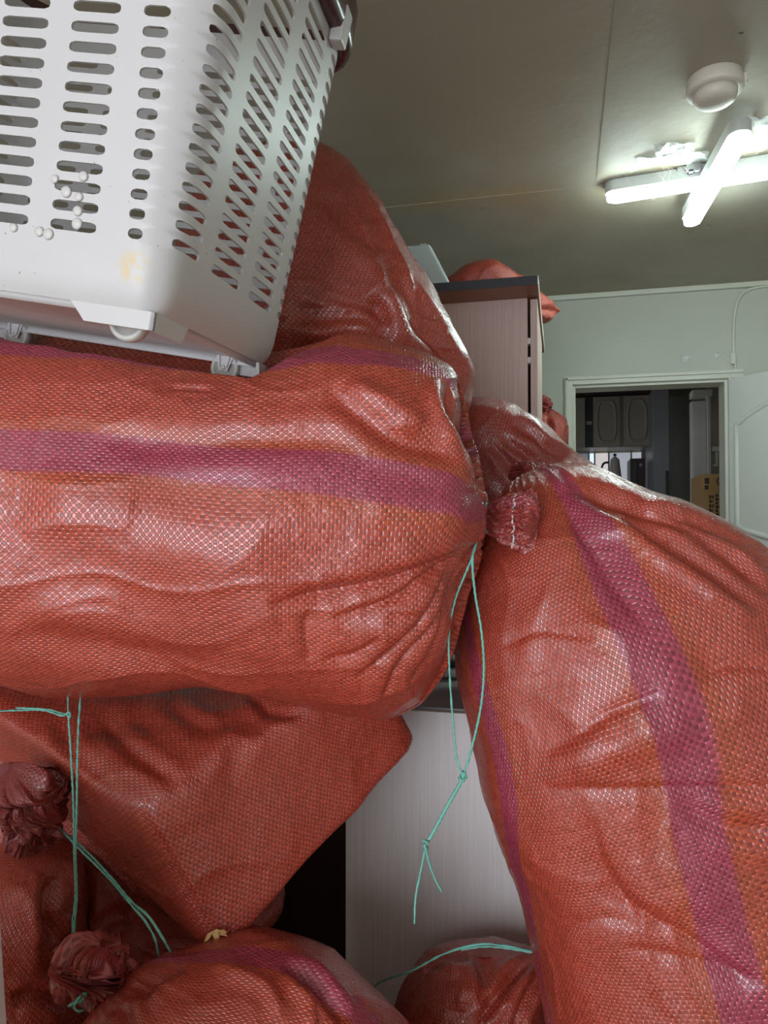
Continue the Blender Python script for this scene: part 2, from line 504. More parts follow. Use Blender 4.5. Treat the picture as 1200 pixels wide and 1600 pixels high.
# hanging kitchen cupboards
Yc = KB - 0.34
ca, cb_ = at_y(890, 620, Yc), at_y(1018, 698, Yc)
zt, zb_ = float(at_y(960, 618, Yc)[2]), float(at_y(960, 698, Yc)[2])
kc = tag(empty('kitchen_wall_cupboard', (ca[0], Yc, zb_)), 'dim beige wall cupboard with arched panel doors above the kitchen worktop', 'cupboard')
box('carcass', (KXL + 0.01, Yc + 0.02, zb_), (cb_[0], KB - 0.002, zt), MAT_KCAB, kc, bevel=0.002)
for a, b_ in ((895, 915), (926, 969.5), (974, 1017)):
    xa_, xb_ = float(at_y(a, 650, Yc)[0]), float(at_y(b_, 650, Yc)[0])
    dd = box('door', (xa_ + 0.004, Yc, zb_ + 0.006), (xb_ - 0.004, Yc + 0.018, zt - 0.006), MAT_KCAB, kc, bevel=0.003)
    Md = frame((xa_, Yc, zb_), (1, 0, 0), (0, 0, 1), (0, -1, 0))
    w, h = xb_ - xa_, zt - zb_
    if w > 0.12:
        th = np.linspace(0, 2 * PI, 40, endpoint=False)
        band('panel_moulding', [(w / 2 + 0.34 * w * np.sign(math.cos(t)) * abs(math.cos(t))**0.55, h / 2 + 0.40 * h * np.sign(math.sin(t)) * abs(math.sin(t))**0.75) for t in th], 0.022, 0.008, Md, MAT_KCAB, dd, True)
xg0, xg1 = float(at_y(916, 650, Yc)[0]), float(at_y(925, 650, Yc)[0])
box('open_shelf', (xg0, Yc + 0.010, zb_ + 0.45 * (zt - zb_)), (xg1, Yc + 0.02, zb_ + 0.52 * (zt - zb_)), MAT_KCAB, kc)
box('shelf_back', (xg0 - 0.01, Yc + 0.016, zb_ + 0.004), (xg1 + 0.01, Yc + 0.0195, zt - 0.004), MAT_BLACK, kc)
box('soffit_panel', (KXL + 0.01, Yc - 0.01, zt + 0.003), (cb_[0] + 0.02, KB - 0.002, float(at_y(960, 596, Yc)[2])), MAT_DKBROWN, kc)
# steel backsplash and counter
zs = float(at_y(960, 800, KB)[2])
bs = tag(empty('kitchen_counter', (ca[0], KB, 0)), 'kitchen counter with shiny steel backsplash under the wall cupboard', 'counter')
XC1 = float(at_y(1018, 650, KB - 0.60)[0]) - 0.012
xe0, xe1 = float(at_y(898, 720, KB)[0]), float(at_y(1003, 720, KB)[0])
box('backsplash', (KXL + 0.02, KB - 0.012, 0.862), (XC1, KB - 0.001, 1.06), MAT_STEEL, bs)
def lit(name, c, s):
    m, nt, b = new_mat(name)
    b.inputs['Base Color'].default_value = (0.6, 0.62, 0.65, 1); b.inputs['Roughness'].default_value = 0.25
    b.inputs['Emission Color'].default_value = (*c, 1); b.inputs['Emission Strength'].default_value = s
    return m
kglow = struct(empty('backsplash_glow', (xe0, KB, 1.07)))          # added glowing panes standing in for the bright backsplash reflection above the counter
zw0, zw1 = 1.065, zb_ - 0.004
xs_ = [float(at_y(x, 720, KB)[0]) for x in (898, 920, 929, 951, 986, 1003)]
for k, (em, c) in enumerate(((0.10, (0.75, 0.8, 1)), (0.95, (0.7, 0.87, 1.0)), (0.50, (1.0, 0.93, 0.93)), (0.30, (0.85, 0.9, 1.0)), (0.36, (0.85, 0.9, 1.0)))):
    box('glow_pane', (xs_[k] + 0.006, KB - 0.010, zw0 + 0.012), (xs_[k + 1] - 0.006, KB - 0.004, zw1 - 0.010), lit('reflection_glow_%d' % k, c, em), kglow)
for x in xs_: box('glow_divider', (x - 0.006, KB - 0.022, zw0), (x + 0.006, KB - 0.002, zw1), MAT_GREY, kglow)
box('glow_ledge', (xe0 - 0.02, KB - 0.03, zw0 - 0.003), (xe1 + 0.01, KB - 0.002, zw0 + 0.012), MAT_GREY, kglow)
ke = at_y(961, 740, KB - 0.22)
ket = tag(empty('kettle', (ke[0], KB - 0.22, 0.86)), 'rounded grey kettle before the added glowing panes on the kitchen counter', 'kettle')
kz = float(at_y(961, 712, KB - 0.22)[2])
from_bm('body', add_lathe(bmesh.new(), [(0.05, 0), (0.058, 0.01), (0.060, (kz - .86) * .45), (0.052, (kz - .86) * .8), (0.032, (kz - .86) * .97), (0.0, kz - .86)], frame((ke[0], KB - 0.22, 0.861), (1, 0, 0), (0, 1, 0), (0, 0, 1)), 28), MAT_PLASTIC_GREY, ket, True)
from_bm('lid_knob', add_lathe(bmesh.new(), [(0.010, 0), (0.014, 0.012), (0.0, 0.02)], frame((ke[0], KB - 0.22, kz - 0.002), (1, 0, 0), (0, 1, 0), (0, 0, 1)), 16), MAT_BLACK, ket, True)
box('base_cabinet', (KXL + 0.01, KB - 0.6, 0), (XC1, KB - 0.06, 0.82), MAT_KCAB, bs, bevel=0.003)
box('worktop', (KXL + 0.01, KB - 0.62, 0.82), (XC1, KB - 0.004, 0.86), MAT_GREY, bs, bevel=0.004)
# dark box-like oven on the counter
xo0, xo1 = float(at_y(985, 735, KB - 0.35)[0]), XC1 - 0.012
zo = float(at_y(1000, 716, KB - 0.35)[2])
ov = tag(empty('dark_oven', (xo0, KB - 0.35, 0.86)), 'dark boxy oven standing at the right end of the kitchen counter', 'oven')
box('body', (xo0, KB - 0.35, 0.865), (xo1, KB - 0.075, zo), MAT_DKBROWN, ov, bevel=0.006)
box('oven_door', (xo0 + 0.015, KB - 0.362, 0.885), (xo1 - 0.05, KB - 0.35, zo - 0.02), MAT_BLACK, ov, bevel=0.003)
from_bm('dial', add_lathe(bmesh.new(), [(0.012, 0), (0.012, 0.012), (0.009, 0.015)], frame((xo1 - 0.025, KB - 0.35, zo - 0.05), (1, 0, 0), (0, 0, 1), (0, -1, 0)), 16), MAT_GREY, ov)
# tall grey fridge beside the counter
xf0, xf1 = float(at_y(1020, 650, KB - 0.55)[0]), float(at_y(1046, 650, KB - 0.55)[0])
zf = float(at_y(1030, 606, KB - 0.55)[2])
fr = tag(empty('fridge', (xf0, KB - 0.55, 0)), 'tall dim grey fridge beside the kitchen counter', 'fridge')
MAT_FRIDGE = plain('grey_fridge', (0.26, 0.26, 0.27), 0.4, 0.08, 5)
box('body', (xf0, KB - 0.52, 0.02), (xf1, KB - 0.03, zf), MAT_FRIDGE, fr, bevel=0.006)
box('upper_door', (xf0 + 0.002, KB - 0.56, 0.72), (xf1 - 0.002, KB - 0.522, zf - 0.004), MAT_FRIDGE, fr, bevel=0.006)
box('lower_door', (xf0 + 0.002, KB - 0.56, 0.04), (xf1 - 0.002, KB - 0.522, 0.71), MAT_FRIDGE, fr, bevel=0.006)
box('handle', (xf1 - 0.03, KB - 0.585, 0.95), (xf1 - 0.012, KB - 0.56, 1.75), MAT_BLACK, fr, bevel=0.003)
# side partition with a second doorway casing
Yp = KY + 1.15
xw0 = float(at_y(1083, 650, Yp)[0]); xw1 = float(at_y(1110, 650, Yp - 0.35)[0])
zc = float(at_y(1097, 618, Yp - 0.2)[2])
d3 = struct(empty('door_3', (xw0, Yp, 0)))
MAT_CAS2 = plain('dull_white_paint', (0.72, 0.72, 0.66), 0.5, 0.12, 8)
xi = float(at_y(1080, 660, Yp)[0]); xj = float(at_y(1108, 660, Yp)[0])
box('casing', (xi, Yp - 0.03, 0), (xi + (xj - xi) * 0.78, Yp + 0.06, zc), MAT_CAS2, d3, bevel=0.004)
box('casing', (xi + (xj - xi) * 0.8, Yp - 0.05, 0), (xj, Yp + 0.05, zc + 0.02), MAT_CAS2, d3, bevel=0.004)
box('casing', (xi, Yp - 0.055, zc + 0.02), (xj + 0.01, Yp + 0.06, zc + 0.06), MAT_CAS2, d3, bevel=0.004)
struct(box('wall_kitchen_partition', (xj + 0.002, Yp - 0.01, 0), (KXR, Yp + 0.08, CZ), plain('tan_wallpaper', (0.40, 0.34, 0.26), 0.8, 0.1, 3)))
# small bracket on the partition wall
hk = tag(empty('wall_bracket', at_y(1120, 712, Yp - 0.01)), 'small pale metal bracket on the tan kitchen wall above the cardboard box', 'bracket')
c0 = at_y(1120, 706, Yp - 0.011)
box('plate', (c0[0] - 0.03, Yp - 0.035, c0[2]), (c0[0] + 0.03, Yp - 0.010, c0[2] + 0.03), MAT_CAS2, hk, bevel=0.004)
box('hook', (c0[0] - 0.012, Yp - 0.032, c0[2] - 0.07), (c0[0] + 0.004, Yp - 0.014, c0[2] - 0.001), MAT_CAS2, hk, bevel=0.003)
box('hook', (c0[0] - 0.026, Yp - 0.032, c0[2] - 0.085), (c0[0] + 0.004, Yp - 0.014, c0[2] - 0.071), MAT_CAS2, hk, bevel=0.003)
# cardboard box on a stool-high stack, behind the open door
Yk = Yp - 0.45
k0, k1 = at_y(1097, 741, Yk), at_y(1150, 820, Yk)
kb = tag(empty('cardboard_box', (k0[0], Yk, 0)), 'tall brown cardboard box with dark printing seen beyond the doorway', 'box')
box('carton', (k0[0], Yk, 0.0), (k1[0], Yk + 0.34, k0[2]), MAT_CARD, kb, bevel=0.004)
box('tape', ((k0[0] + k1[0]) / 2 - 0.025, Yk - 0.001, k0[2] - 0.002), ((k0[0] + k1[0]) / 2 + 0.025, Yk + 0.33, k0[2] + 0.001), MAT_SCRAP, kb)
def ink(a, b, c, d):
    p, q = at_y(a, b, Yk), at_y(c, d, Yk)
    return box('print_mark', (p[0], Yk - 0.0012, q[2]), (q[0], Yk + 0.002, p[2]), MAT_INK, kb)
ink(1101, 747, 1108, 756); ink(1101, 758, 1107, 765)
for k in range(4): ink(1108 + 0.0 * k, 774 + 7 * k, 1111.5, 779 + 7 * k); ink(1112.5, 774 + 7 * k, 1115 - (k % 2), 779 + 7 * k)
for k in range(6): ink(1118, 772 + 6 * k, 1122 + (k % 2), 776.5 + 6 * k)
c1 = at_y(1127, 752, Yk)
mk = frame((c1[0], Yk, c1[2]), (1, 0, 0), (0, 0, 1), (0, -1, 0))
band('print_ring', [(0.021 * math.cos(t), 0.021 * math.sin(t)) for t in np.linspace(0, 2 * PI, 20, endpoint=False)], 0.006, 0.001, mk, MAT_INK, kb, True)
band('print_ring', [(-0.012, -0.008), (0.0, 0.010), (0.012, -0.008)], 0.006, 0.001, mk, MAT_INK, kb)

# ------------------------------------------------------------------ ceiling fittings
def bar_lamp_part(a, b, name_base, parent, z, wid=0.045):
    """channel and glowing diffuser between two ceiling points"""
    a = Vector((a[0], a[1], 0)); b = Vector((b[0], b[1], 0))
    L = (b - a).length
    d = (b - a).normalized()
    n = Vector((-d.y, d.x, 0))
    def stad(w, l0, l1, k=10):
        r = w / 2
        pts = [(l1 - r + r * math.sin(t), -r * math.cos(t)) for t in np.linspace(0, PI, k)]
        pts += [(l0 + r - r * math.sin(t), r * math.cos(t)) for t in np.linspace(0, PI, k)]
        return pts
    Mb = frame((a.x, a.y, z), d, n, Vector((0, 0, 1)))
    ch = from_bm('channel', add_prism(bmesh.new(), stad(wid + 0.010, -0.005, L + 0.005), Mb, 0.006, 0.038), MAT_LAMPBODY, parent, bevel=0.002)
    bm = bmesh.new()
    add_prism(bm, stad(wid, 0, L), Mb, -0.014, 0.006)
    from_bm('diffuser', bm, MAT_GLOW, parent, bevel=0.007, seg=4)
    return ch
m, nt, b = new_mat('lit_diffuser')
b.inputs['Base Color'].default_value = (0.9, 0.95, 0.92, 1)
b.inputs['Emission Color'].default_value = (0.80, 1.0, 0.96, 1)
b.inputs['Emission Strength'].default_value = LAMP
MAT_GLOW = m
MAT_LAMPBODY = plain('grey_metal_channel', (0.5, 0.52, 0.5), 0.4, 0.1, 20)
lc = ray_plane(1085, 292, 2, CZ - 0.05)
lamp = tag(empty('ceiling_light', (lc[0], lc[1], CZ)), 'lit cross-shaped white tube light fixed to the stained ceiling', 'lamp')
zl1, zl2 = CZ - 0.040, CZ - 0.066
l0 = ray_plane(948, 308, 2, zl1); l1 = lc + (lc - l0); 
bar_lamp_part(l0, l1, 'bar', lamp, zl1)
m0 = ray_plane(1078, 348, 2, zl2); m1 = ray_plane(1160, 208, 2, zl2)
bar_lamp_part(m0, m1, 'bar', lamp, zl2)
box('bracket', (lc[0] - 0.05, lc[1] - 0.03, CZ - 0.012), (lc[0] + 0.05, lc[1] + 0.03, CZ), MAT_LAMPBODY, lamp, bevel=0.003)
tb = ray_plane(1083, 264, 2, CZ - 0.01)
blk = tag(empty('terminal_block', (tb[0], tb[1], CZ)), 'grey wire terminal block on the ceiling beside the tube light', 'connector')
box('body', (tb[0] - 0.020, tb[1] - 0.018, CZ - 0.020), (tb[0] + 0.018, tb[1] + 0.018, CZ), MAT_LAMPBODY, blk, bevel=0.002)
box('clamp', (tb[0] - 0.014, tb[1] - 0.022, CZ - 0.026), (tb[0] - 0.002, tb[1] + 0.006, CZ - 0.020), MAT_BLACK, blk, bevel=0.001)
box('clamp', (tb[0] + 0.002, tb[1] - 0.022, CZ - 0.026), (tb[0] + 0.012, tb[1] + 0.006, CZ - 0.020), MAT_STEEL, blk, bevel=0.001)

def tube(name, pts, r, mat, parent=None, sides=8, n=None, twist=0.0):
    """tube through world points; twist > 0 gives a two-ply twisted twine (turns per metre)"""
    p = np.asarray(pts, float)
    L = float(np.linalg.norm(np.diff(p, axis=0), axis=1).sum())
    n = n or max(8, min(400, int(L / 0.004)))
    q = spline(p, n)
    tg = np.gradient(q, axis=0); tg /= np.linalg.norm(tg, axis=1, keepdims=True) + 1e-12
    up = np.array([0.31, 0.22, 0.92]);
    e1 = np.cross(tg, up); e1 /= np.linalg.norm(e1, axis=1, keepdims=True) + 1e-9
    e2 = np.cross(tg, e1)
    s = np.concatenate([[0], np.cumsum(np.linalg.norm(np.diff(q, axis=0), axis=1))])
    ph = np.linspace(0, 2 * PI, sides, endpoint=False)
    rr = np.full((n, sides), r)
    if twist: rr = r * (0.80 + 0.28 * np.cos(2 * (ph[None] - 2 * PI * twist * s[:, None])))
    V = q[:, None] + e1[:, None] * (rr * np.cos(ph))[..., None] + e2[:, None] * (rr * np.sin(ph))[..., None]
    idx = np.arange(n * sides).reshape(n, sides)
    a, b_ = idx[:-1], idx[1:]
    fs = np.stack([a, np.roll(a, -1, 1), np.roll(b_, -1, 1), b_], -1).reshape(-1, 4).tolist()
    fs += [idx[0][::-1].tolist(), idx[-1].tolist()]
    me = bpy.data.meshes.new(name)
    me.from_pydata(V.reshape(-1, 3).tolist(), [], fs)
    return link(name, me, mat, parent)

tube('handle', [(ke[0] - 0.045, KB - 0.22, kz - 0.05), (ke[0] - 0.085, KB - 0.22, kz - 0.06), (ke[0] - 0.09, KB - 0.22, 0.98), (ke[0] - 0.056, KB - 0.22, 0.93)], 0.009, MAT_BLACK, ket, 8, 20)
# smoke detector
dc = ray_plane(1117, 122, 2, CZ)
det = tag(empty('smoke_detector', (dc[0], dc[1], CZ)), 'round cream smoke detector on the ceiling above the tube light', 'detector')
MAT_DET = plain('aged_white_plastic', (0.62, 0.58, 0.50), 0.45, 0.08, 30)
Mdet = frame((dc[0], dc[1], CZ), (1, 0, 0), (0, -1, 0), (0, 0, -1))
from_bm('base', add_lathe(bmesh.new(), [(0.058, 0), (0.060, 0.002), (0.062, 0.026), (0.060, 0.032), (0.050, 0.034)], Mdet, 48), MAT_DET, det, True)
from_bm('cap', add_lathe(bmesh.new(), [(0.047, 0.034), (0.047, 0.044), (0.044, 0.052), (0.036, 0.058), (0.02, 0.061), (0.0, 0.062)], Mdet, 48), MAT_DET, det, True)
for a in (0.3, PI + 0.3):
    box('clip', (-0.008, 0.058, 0.010), (0.008, 0.067, 0.030), MAT_DET, det, Mdet @ Matrix.Rotation(a + PI / 2, 4, 'Z'), bevel=0.002)

# torn tape and loose fibres round the lamp
m, nt, b = new_mat('clear_tape')
b.inputs['Base Color'].default_value = (0.85, 0.88, 0.84, 1)
b.inputs['Roughness'].default_value = 0.12
b.inputs['Alpha'].default_value = 0.55
nz = noise(nt, mapped(nt, (1, 1, 1)), 90, 3)
bp = N(nt, 'ShaderNodeBump'); bp.inputs['Distance'].default_value = 0.004; nt.links.new(nz, bp.inputs['Height']); nt.links.new(bp.outputs[0], b.inputs['Normal'])
MAT_TAPE = m
rs = np.random.RandomState(5)
def tape_strip(quad, label, sag=0.010):
    """crumpled strip of clear tape, corners given as ceiling pixels"""
    q = [ray_plane(x, y, 2, CZ - 0.003) for x, y in quad]
    n, k = 26, 10
    V = []
    for i in range(n):
        for j in range(k):
            s, t = i / (n - 1), j / (k - 1)
            p = (1 - s) * (1 - t) * q[0] + s * (1 - t) * q[1] + s * t * q[2] + (1 - s) * t * q[3]
            nz_ = vnoise(np.array([p[0] * 60, p[1] * 60, 3.0]))
            p = p + np.array([rs.uniform(-.001, .001), rs.uniform(-.002, .002) if j in (0, k - 1) else 0, -sag * max(0, nz_ - 0.35)])
            V.append(p.tolist())
    Fs = [(i * k + j, (i + 1) * k + j, (i + 1) * k + j + 1, i * k + j + 1) for i in range(n - 1) for j in range(k - 1)]
    me = bpy.data.meshes.new('tape_strip')
    me.from_pydata(V, [], Fs)
    o = link('tape_strip', me, MAT_TAPE)
    md = o.modifiers.new('thick', 'SOLIDIFY'); md.thickness = 0.0006
    return tag(o, label, 'tape')
tape_strip([(992, 246), (1108, 234), (1106, 252), (994, 258)], 'torn clear tape stuck to the ceiling behind the left tube arm')
tape_strip([(1022, 224), (1088, 218), (1084, 236), (1026, 242)], 'crumpled bit of clear tape peeling above the longer tape strip', 0.022)
tape_strip([(1176, 183), (1230, 178), (1232, 220), (1180, 224)], 'clear tape patch beside the far end of the upper tube', 0.016)
fb = bmesh.new()
for k in range(46):
    if k < 26: a = ray_plane(rs.uniform(975, 1085), rs.uniform(250, 292), 2, CZ - rs.uniform(0.002, 0.02))
    else: a = ray_plane(rs.uniform(1165, 1210), rs.uniform(190, 270), 2, CZ - rs.uniform(0.002, 0.02))
    d = Vector((rs.uniform(-1, 1), rs.uniform(-1, 1), rs.uniform(-0.9, 0.1))).normalized() * rs.uniform(0.02, 0.06)
    a = Vector(a); c = a + d * 0.5 + Vector((rs.uniform(-.01, .01), rs.uniform(-.01, .01), rs.uniform(-.01, .004))); e = a + d
    pr = None
    for q in (a, c, e):
        q = Vector((q.x, q.y, min(q.z, CZ - 0.001)))
        vv = [fb.verts.new(q + Vector(o) * 0.0006) for o in ((1, 0, -.5), (-1, 0, -.5), (0, .5, .4))]
        if pr:
            for i in range(3): fb.faces.new((pr[i], pr[(i + 1) % 3], vv[(i + 1) % 3], vv[i]))
        pr = vv
tag(from_bm('loose_fibres', fb, MAT_THREAD), 'pale loose fibres hanging from torn ceiling tape near the tube light', 'fibres', None, 'stuff')

# cable on the back wall
cb0 = [at_y(x, y, YB - 0.008) for x, y in ((1215, 446), (1185, 449), (1165, 455), (1154, 468), (1148, 490), (1146, 525), (1147, 552), (1150, 580))]
tag(tube('wall_cable', cb0, 0.006, MAT_TRIM, n=60), 'cream cable curving down the back wall to the door casing corner', 'cable')
c2 = at_y(1145, 562, YB)
sw = tag(empty('cable_clip_box', (c2[0], YB, c2[2])), 'small cream junction box on the cable above the door casing', 'junction box')
box('body', (c2[0] - 0.012, YB - 0.022, c2[2] - 0.022), (c2[0] + 0.008, YB - 0.0145, c2[2] + 0.022), MAT_TRIM, sw, bevel=0.003)
box('cover_plate', (c2[0] - 0.009, YB - 0.026, c2[2] - 0.016), (c2[0] + 0.005, YB - 0.0222, c2[2] + 0.016), MAT_TRIM, sw, bevel=0.001)
for (x, y, lab) in ((1071, 560, 'shiny scrap of tape on the wall left of the junction box'), (1125, 554, 'small scrap of tape on the wall beside the junction box')):
    c3 = at_y(x, y, YB)
    bm = bmesh.new()
    vs = [[bm.verts.new((c3[0] + (i - 2) * 0.010 + rs.uniform(-.004, .004), YB - 0.002 - rs.uniform(0, 0.006), c3[2] + (j - 1) * 0.011 + rs.uniform(-.005, .005))) for j in range(3)] for i in range(5 if x < 1100 else 3)]
    for i in range(len(vs) - 1):
        for j in range(2): bm.faces.new((vs[i][j], vs[i + 1][j], vs[i + 1][j + 1], vs[i][j + 1]))
    o = tag(from_bm('tape_scrap', bm, MAT_TAPE), lab, 'tape')
    md = o.modifiers.new('thick', 'SOLIDIFY'); md.thickness = 0.0006

# ------------------------------------------------------------------ furniture
# tall cabinet
dN = 1.90
pf = P(825, 640, dN); Yt = float(pf[1]); Xt = float(pf[0])
z_top = float(at_y(836, 445, Yt - 0.10)[2])
tc = tag(empty('tall_cabinet', (Xt - 0.3, Yt, 0)), 'tall pinkish laminate cabinet with black-edged brown top slab', 'cabinet')
box('body', (Xt - 0.95, Yt, 0), (Xt, Yt + 0.50, z_top), MAT_WOOD, tc, bevel=0.0015)
xd0, xd1 = float(at_y(829, 600, Yt)[0]), float(at_y(840, 600, Yt)[0])
dr = box('door', (xd0, Yt, 0.05), (xd1, Yt + 0.49, z_top - 0.004), MAT_WOOD, tc, bevel=0.0015)
for y in (532, 562):
    c4 = at_y(826.5, y, Yt)
    box('hinge', (Xt - 0.004, Yt + 0.004, c4[2] - 0.008), (xd0 + 0.003, Yt + 0.03, c4[2] + 0.008), MAT_PLASTIC, tc, bevel=0.001)
yS = Yt - 0.10
s0 = at_y(836, 445, yS); z_s1 = float(at_y(836, 431, yS)[2])
sl = box('top_slab', (Xt - 1.0, yS, z_top), (float(s0[0]) + 0.006, Yt + 0.62, z_s1), MAT_BROWN, tc, bevel=0.001)
box('edge_band', (Xt - 1.0, yS - 0.002, float(s0[2])), (float(s0[0]) + 0.006, yS, z_s1 + 0.0005), MAT_BLACK, tc)
box('edge_band', (float(s0[0]) + 0.006, yS - 0.002, z_top + 0.001), (float(s0[0]) + 0.008, Yt + 0.62, z_s1), MAT_TRIM, tc)['label'] = 'pale edge band'

# low cabinet
dL = 1.52
pl = P(540, 1300, dL); Yl = float(pl[1]); Xl = float(pl[0])
z_l = float(at_y(660, 1108, Yl)[2])
lcab = tag(empty('low_cabinet', (Xl, Yl, 0)), 'pale grained low cabinet with grey top standing between the sacks', 'cabinet')
Yle = Yt - 0.035
box('body', (Xl, Yl + 0.018, 0), (Xl + 0.75, Yle, z_l - 0.019), MAT_DKBROWN, lcab)
box('door', (Xl, Yl, 0.02), (Xl + 0.45, Yl + 0.018, z_l - 0.004), MAT_PALE, lcab, bevel=0.0015)
box('door', (Xl + 0.453, Yl, 0.02), (Xl + 0.75, Yl + 0.018, z_l - 0.004), MAT_PALE, lcab, bevel=0.0015)
box('top_panel', (Xl, Yl + 0.0185, z_l - 0.019), (Xl + 0.75, Yle, z_l), MAT_GREY, lcab, bevel=0.0015)
# white appliance with a dark dial on it
Ya = float(P(700, 1062, 1.78)[1])
a0, a1 = at_y(640, 1061, Ya), at_y(735, 975, Ya)
ap = tag(empty('white_appliance', (a0[0], Ya, z_l)), 'white appliance with dark round dial on the low cabinet behind the hanging twine', 'appliance')
box('body', (a0[0], Ya, z_l + 0.002), (a1[0], Yle - 0.01, a1[2]), MAT_PLASTIC, ap, bevel=0.012, seg=3)
ad = at_y(706, 1026, Ya)
from_bm('dial', add_lathe(bmesh.new(), [(0.026, 0), (0.027, 0.006), (0.024, 0.014), (0.010, 0.017)], frame(ad, (1, 0, 0), (0, 0, 1), (0, -1, 0)), 30), MAT_DIAL, ap, True)
from_bm('dial_ring', add_lathe(bmesh.new(), [(0.031, 0.0), (0.031, 0.004), (0.028, 0.005)], frame(ad, (1, 0, 0), (0, 0, 1), (0, -1, 0)), 30), MAT_GREY, ap, True)
# dark wardrobe in the gap left of the low cabinet
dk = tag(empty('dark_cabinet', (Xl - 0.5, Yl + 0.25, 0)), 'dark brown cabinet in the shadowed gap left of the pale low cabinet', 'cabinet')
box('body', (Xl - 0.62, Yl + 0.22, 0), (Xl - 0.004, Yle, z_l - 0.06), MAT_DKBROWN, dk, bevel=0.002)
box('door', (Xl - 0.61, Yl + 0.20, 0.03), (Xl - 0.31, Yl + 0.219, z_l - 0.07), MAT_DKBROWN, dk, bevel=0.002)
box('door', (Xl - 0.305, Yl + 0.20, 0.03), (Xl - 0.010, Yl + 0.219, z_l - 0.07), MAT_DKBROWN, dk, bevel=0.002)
# pale board at the lower left
e0, e1 = P(0, 1420, 0.62), P(11, 1600, 0.62)
up_ = e0 - e1; up_ /= np.linalg.norm(up_)
Lb = 0.62
bl = e1 - up_ * ((e1[2]) / up_[2]) 
Mbd = frame(bl, -RT, -FL, up_)
bo = from_bm('white_board', add_box(bmesh.new(), (0, 0, 0.012), (0.35, 0.018, float(np.linalg.norm(e0 - bl)) + 0.02), Mbd), MAT_PLASTIC, None, bevel=0.0015)
tag(bo, 'narrow white board edge standing at the lower left before the sacks', 'board')

# bin on the tall cabinet
bmx = [at_y(x, y, Yt + 0.12) for x, y in ((560, 436), (712, 436))]
zb2 = z_s1
bi = tag(empty('plastic_bin', (bmx[0][0], Yt + 0.1, zb2)), 'pale upturned plastic bin on top of the tall cabinet', 'bin')
def frustum(bm, x0, x1, y0, y1, z0, z1, ins):
    lo = [(x0, y0, z0), (x1, y0, z0), (x1, y1, z0), (x0, y1, z0)]
    hi = [(x0 + ins, y0 + ins * .4, z1), (x1 - ins, y0 + ins * .4, z1), (x1 - ins, y1 - ins * .4, z1), (x0 + ins, y1 - ins * .4, z1)]
    a = [bm.verts.new(p) for p in lo]; b_ = [bm.verts.new(p) for p in hi]
    bm.faces.new(a[::-1]); bm.faces.new(b_)
    for i in range(4): bm.faces.new((a[i], a[(i + 1) % 4], b_[(i + 1) % 4], b_[i]))
bz1 = float(at_y(690, 399, Yt + 0.15)[2])
x_r = float(at_y(716, 436, Yt + 0.06)[0])
bm = bmesh.new(); frustum(bm, x_r - 0.40, x_r, Yt + 0.02, Yt + 0.24, zb2 + 0.006, bz1, 0.078)
from_bm('tub', bm, MAT_BIN, bi, bevel=0.012, seg=3)
bm = bmesh.new(); add_box(bm, (x_r - 0.41, Yt + 0.01, zb2), (x_r + 0.004, Yt + 0.25, zb2 + 0.008))
from_bm('rim', bm, MAT_BIN, bi, bevel=0.003)
for k in (0.08, 0.20):
    box('foot', (x_r - 0.01 - k - 0.02, Yt + 0.07, bz1 - 0.002), (x_r - 0.01 - k, Yt + 0.12, bz1 + 0.008), MAT_BIN, bi, bevel=0.003)

#SACKS#
# ------------------------------------------------------------------ sacks
HARD = []                                             # (bvh, lo, hi) of what later sacks are dented by

def register(V, quads):
    b = BVHTree.FromPolygons(V.reshape(-1, 3).tolist(), quads)
    f = V.reshape(-1, 3)
    HARD.append((b, f.min(0), f.max(0)))

def register_obj_list(objs):
    for o in objs:
        me = o.data
        V = np.empty(len(me.vertices) * 3); me.vertices.foreach_get('co', V)
        V = V.reshape(-1, 3)
        M = np.array(MW(o)); V = V @ M[:3, :3].T + M[:3, 3]
        HARD.append((BVHTree.FromPolygons(V.tolist(), [tuple(p.vertices) for p in me.polygons]), V.min(0), V.max(0)))

def dent(V, maxd=0.16, gap=0.003):
    """push vertices that lie inside earlier bodies out to their surface"""
    f = V.reshape(-1, 3)
    for b, lo, hi in HARD:
        idx = np.nonzero(((f > lo) & (f < hi)).all(1))[0]
        for i in idx:
            p = Vector(f[i])
            co, no, _, d = b.find_nearest(p, maxd)
            if co is not None and (p - co).dot(no) < gap:
                if d < maxd: f[i] = co + no * gap
    return f.reshape(V.shape)

def cs(x, e):
    return np.sign(x) * np.abs(x) ** (2.0 / e)

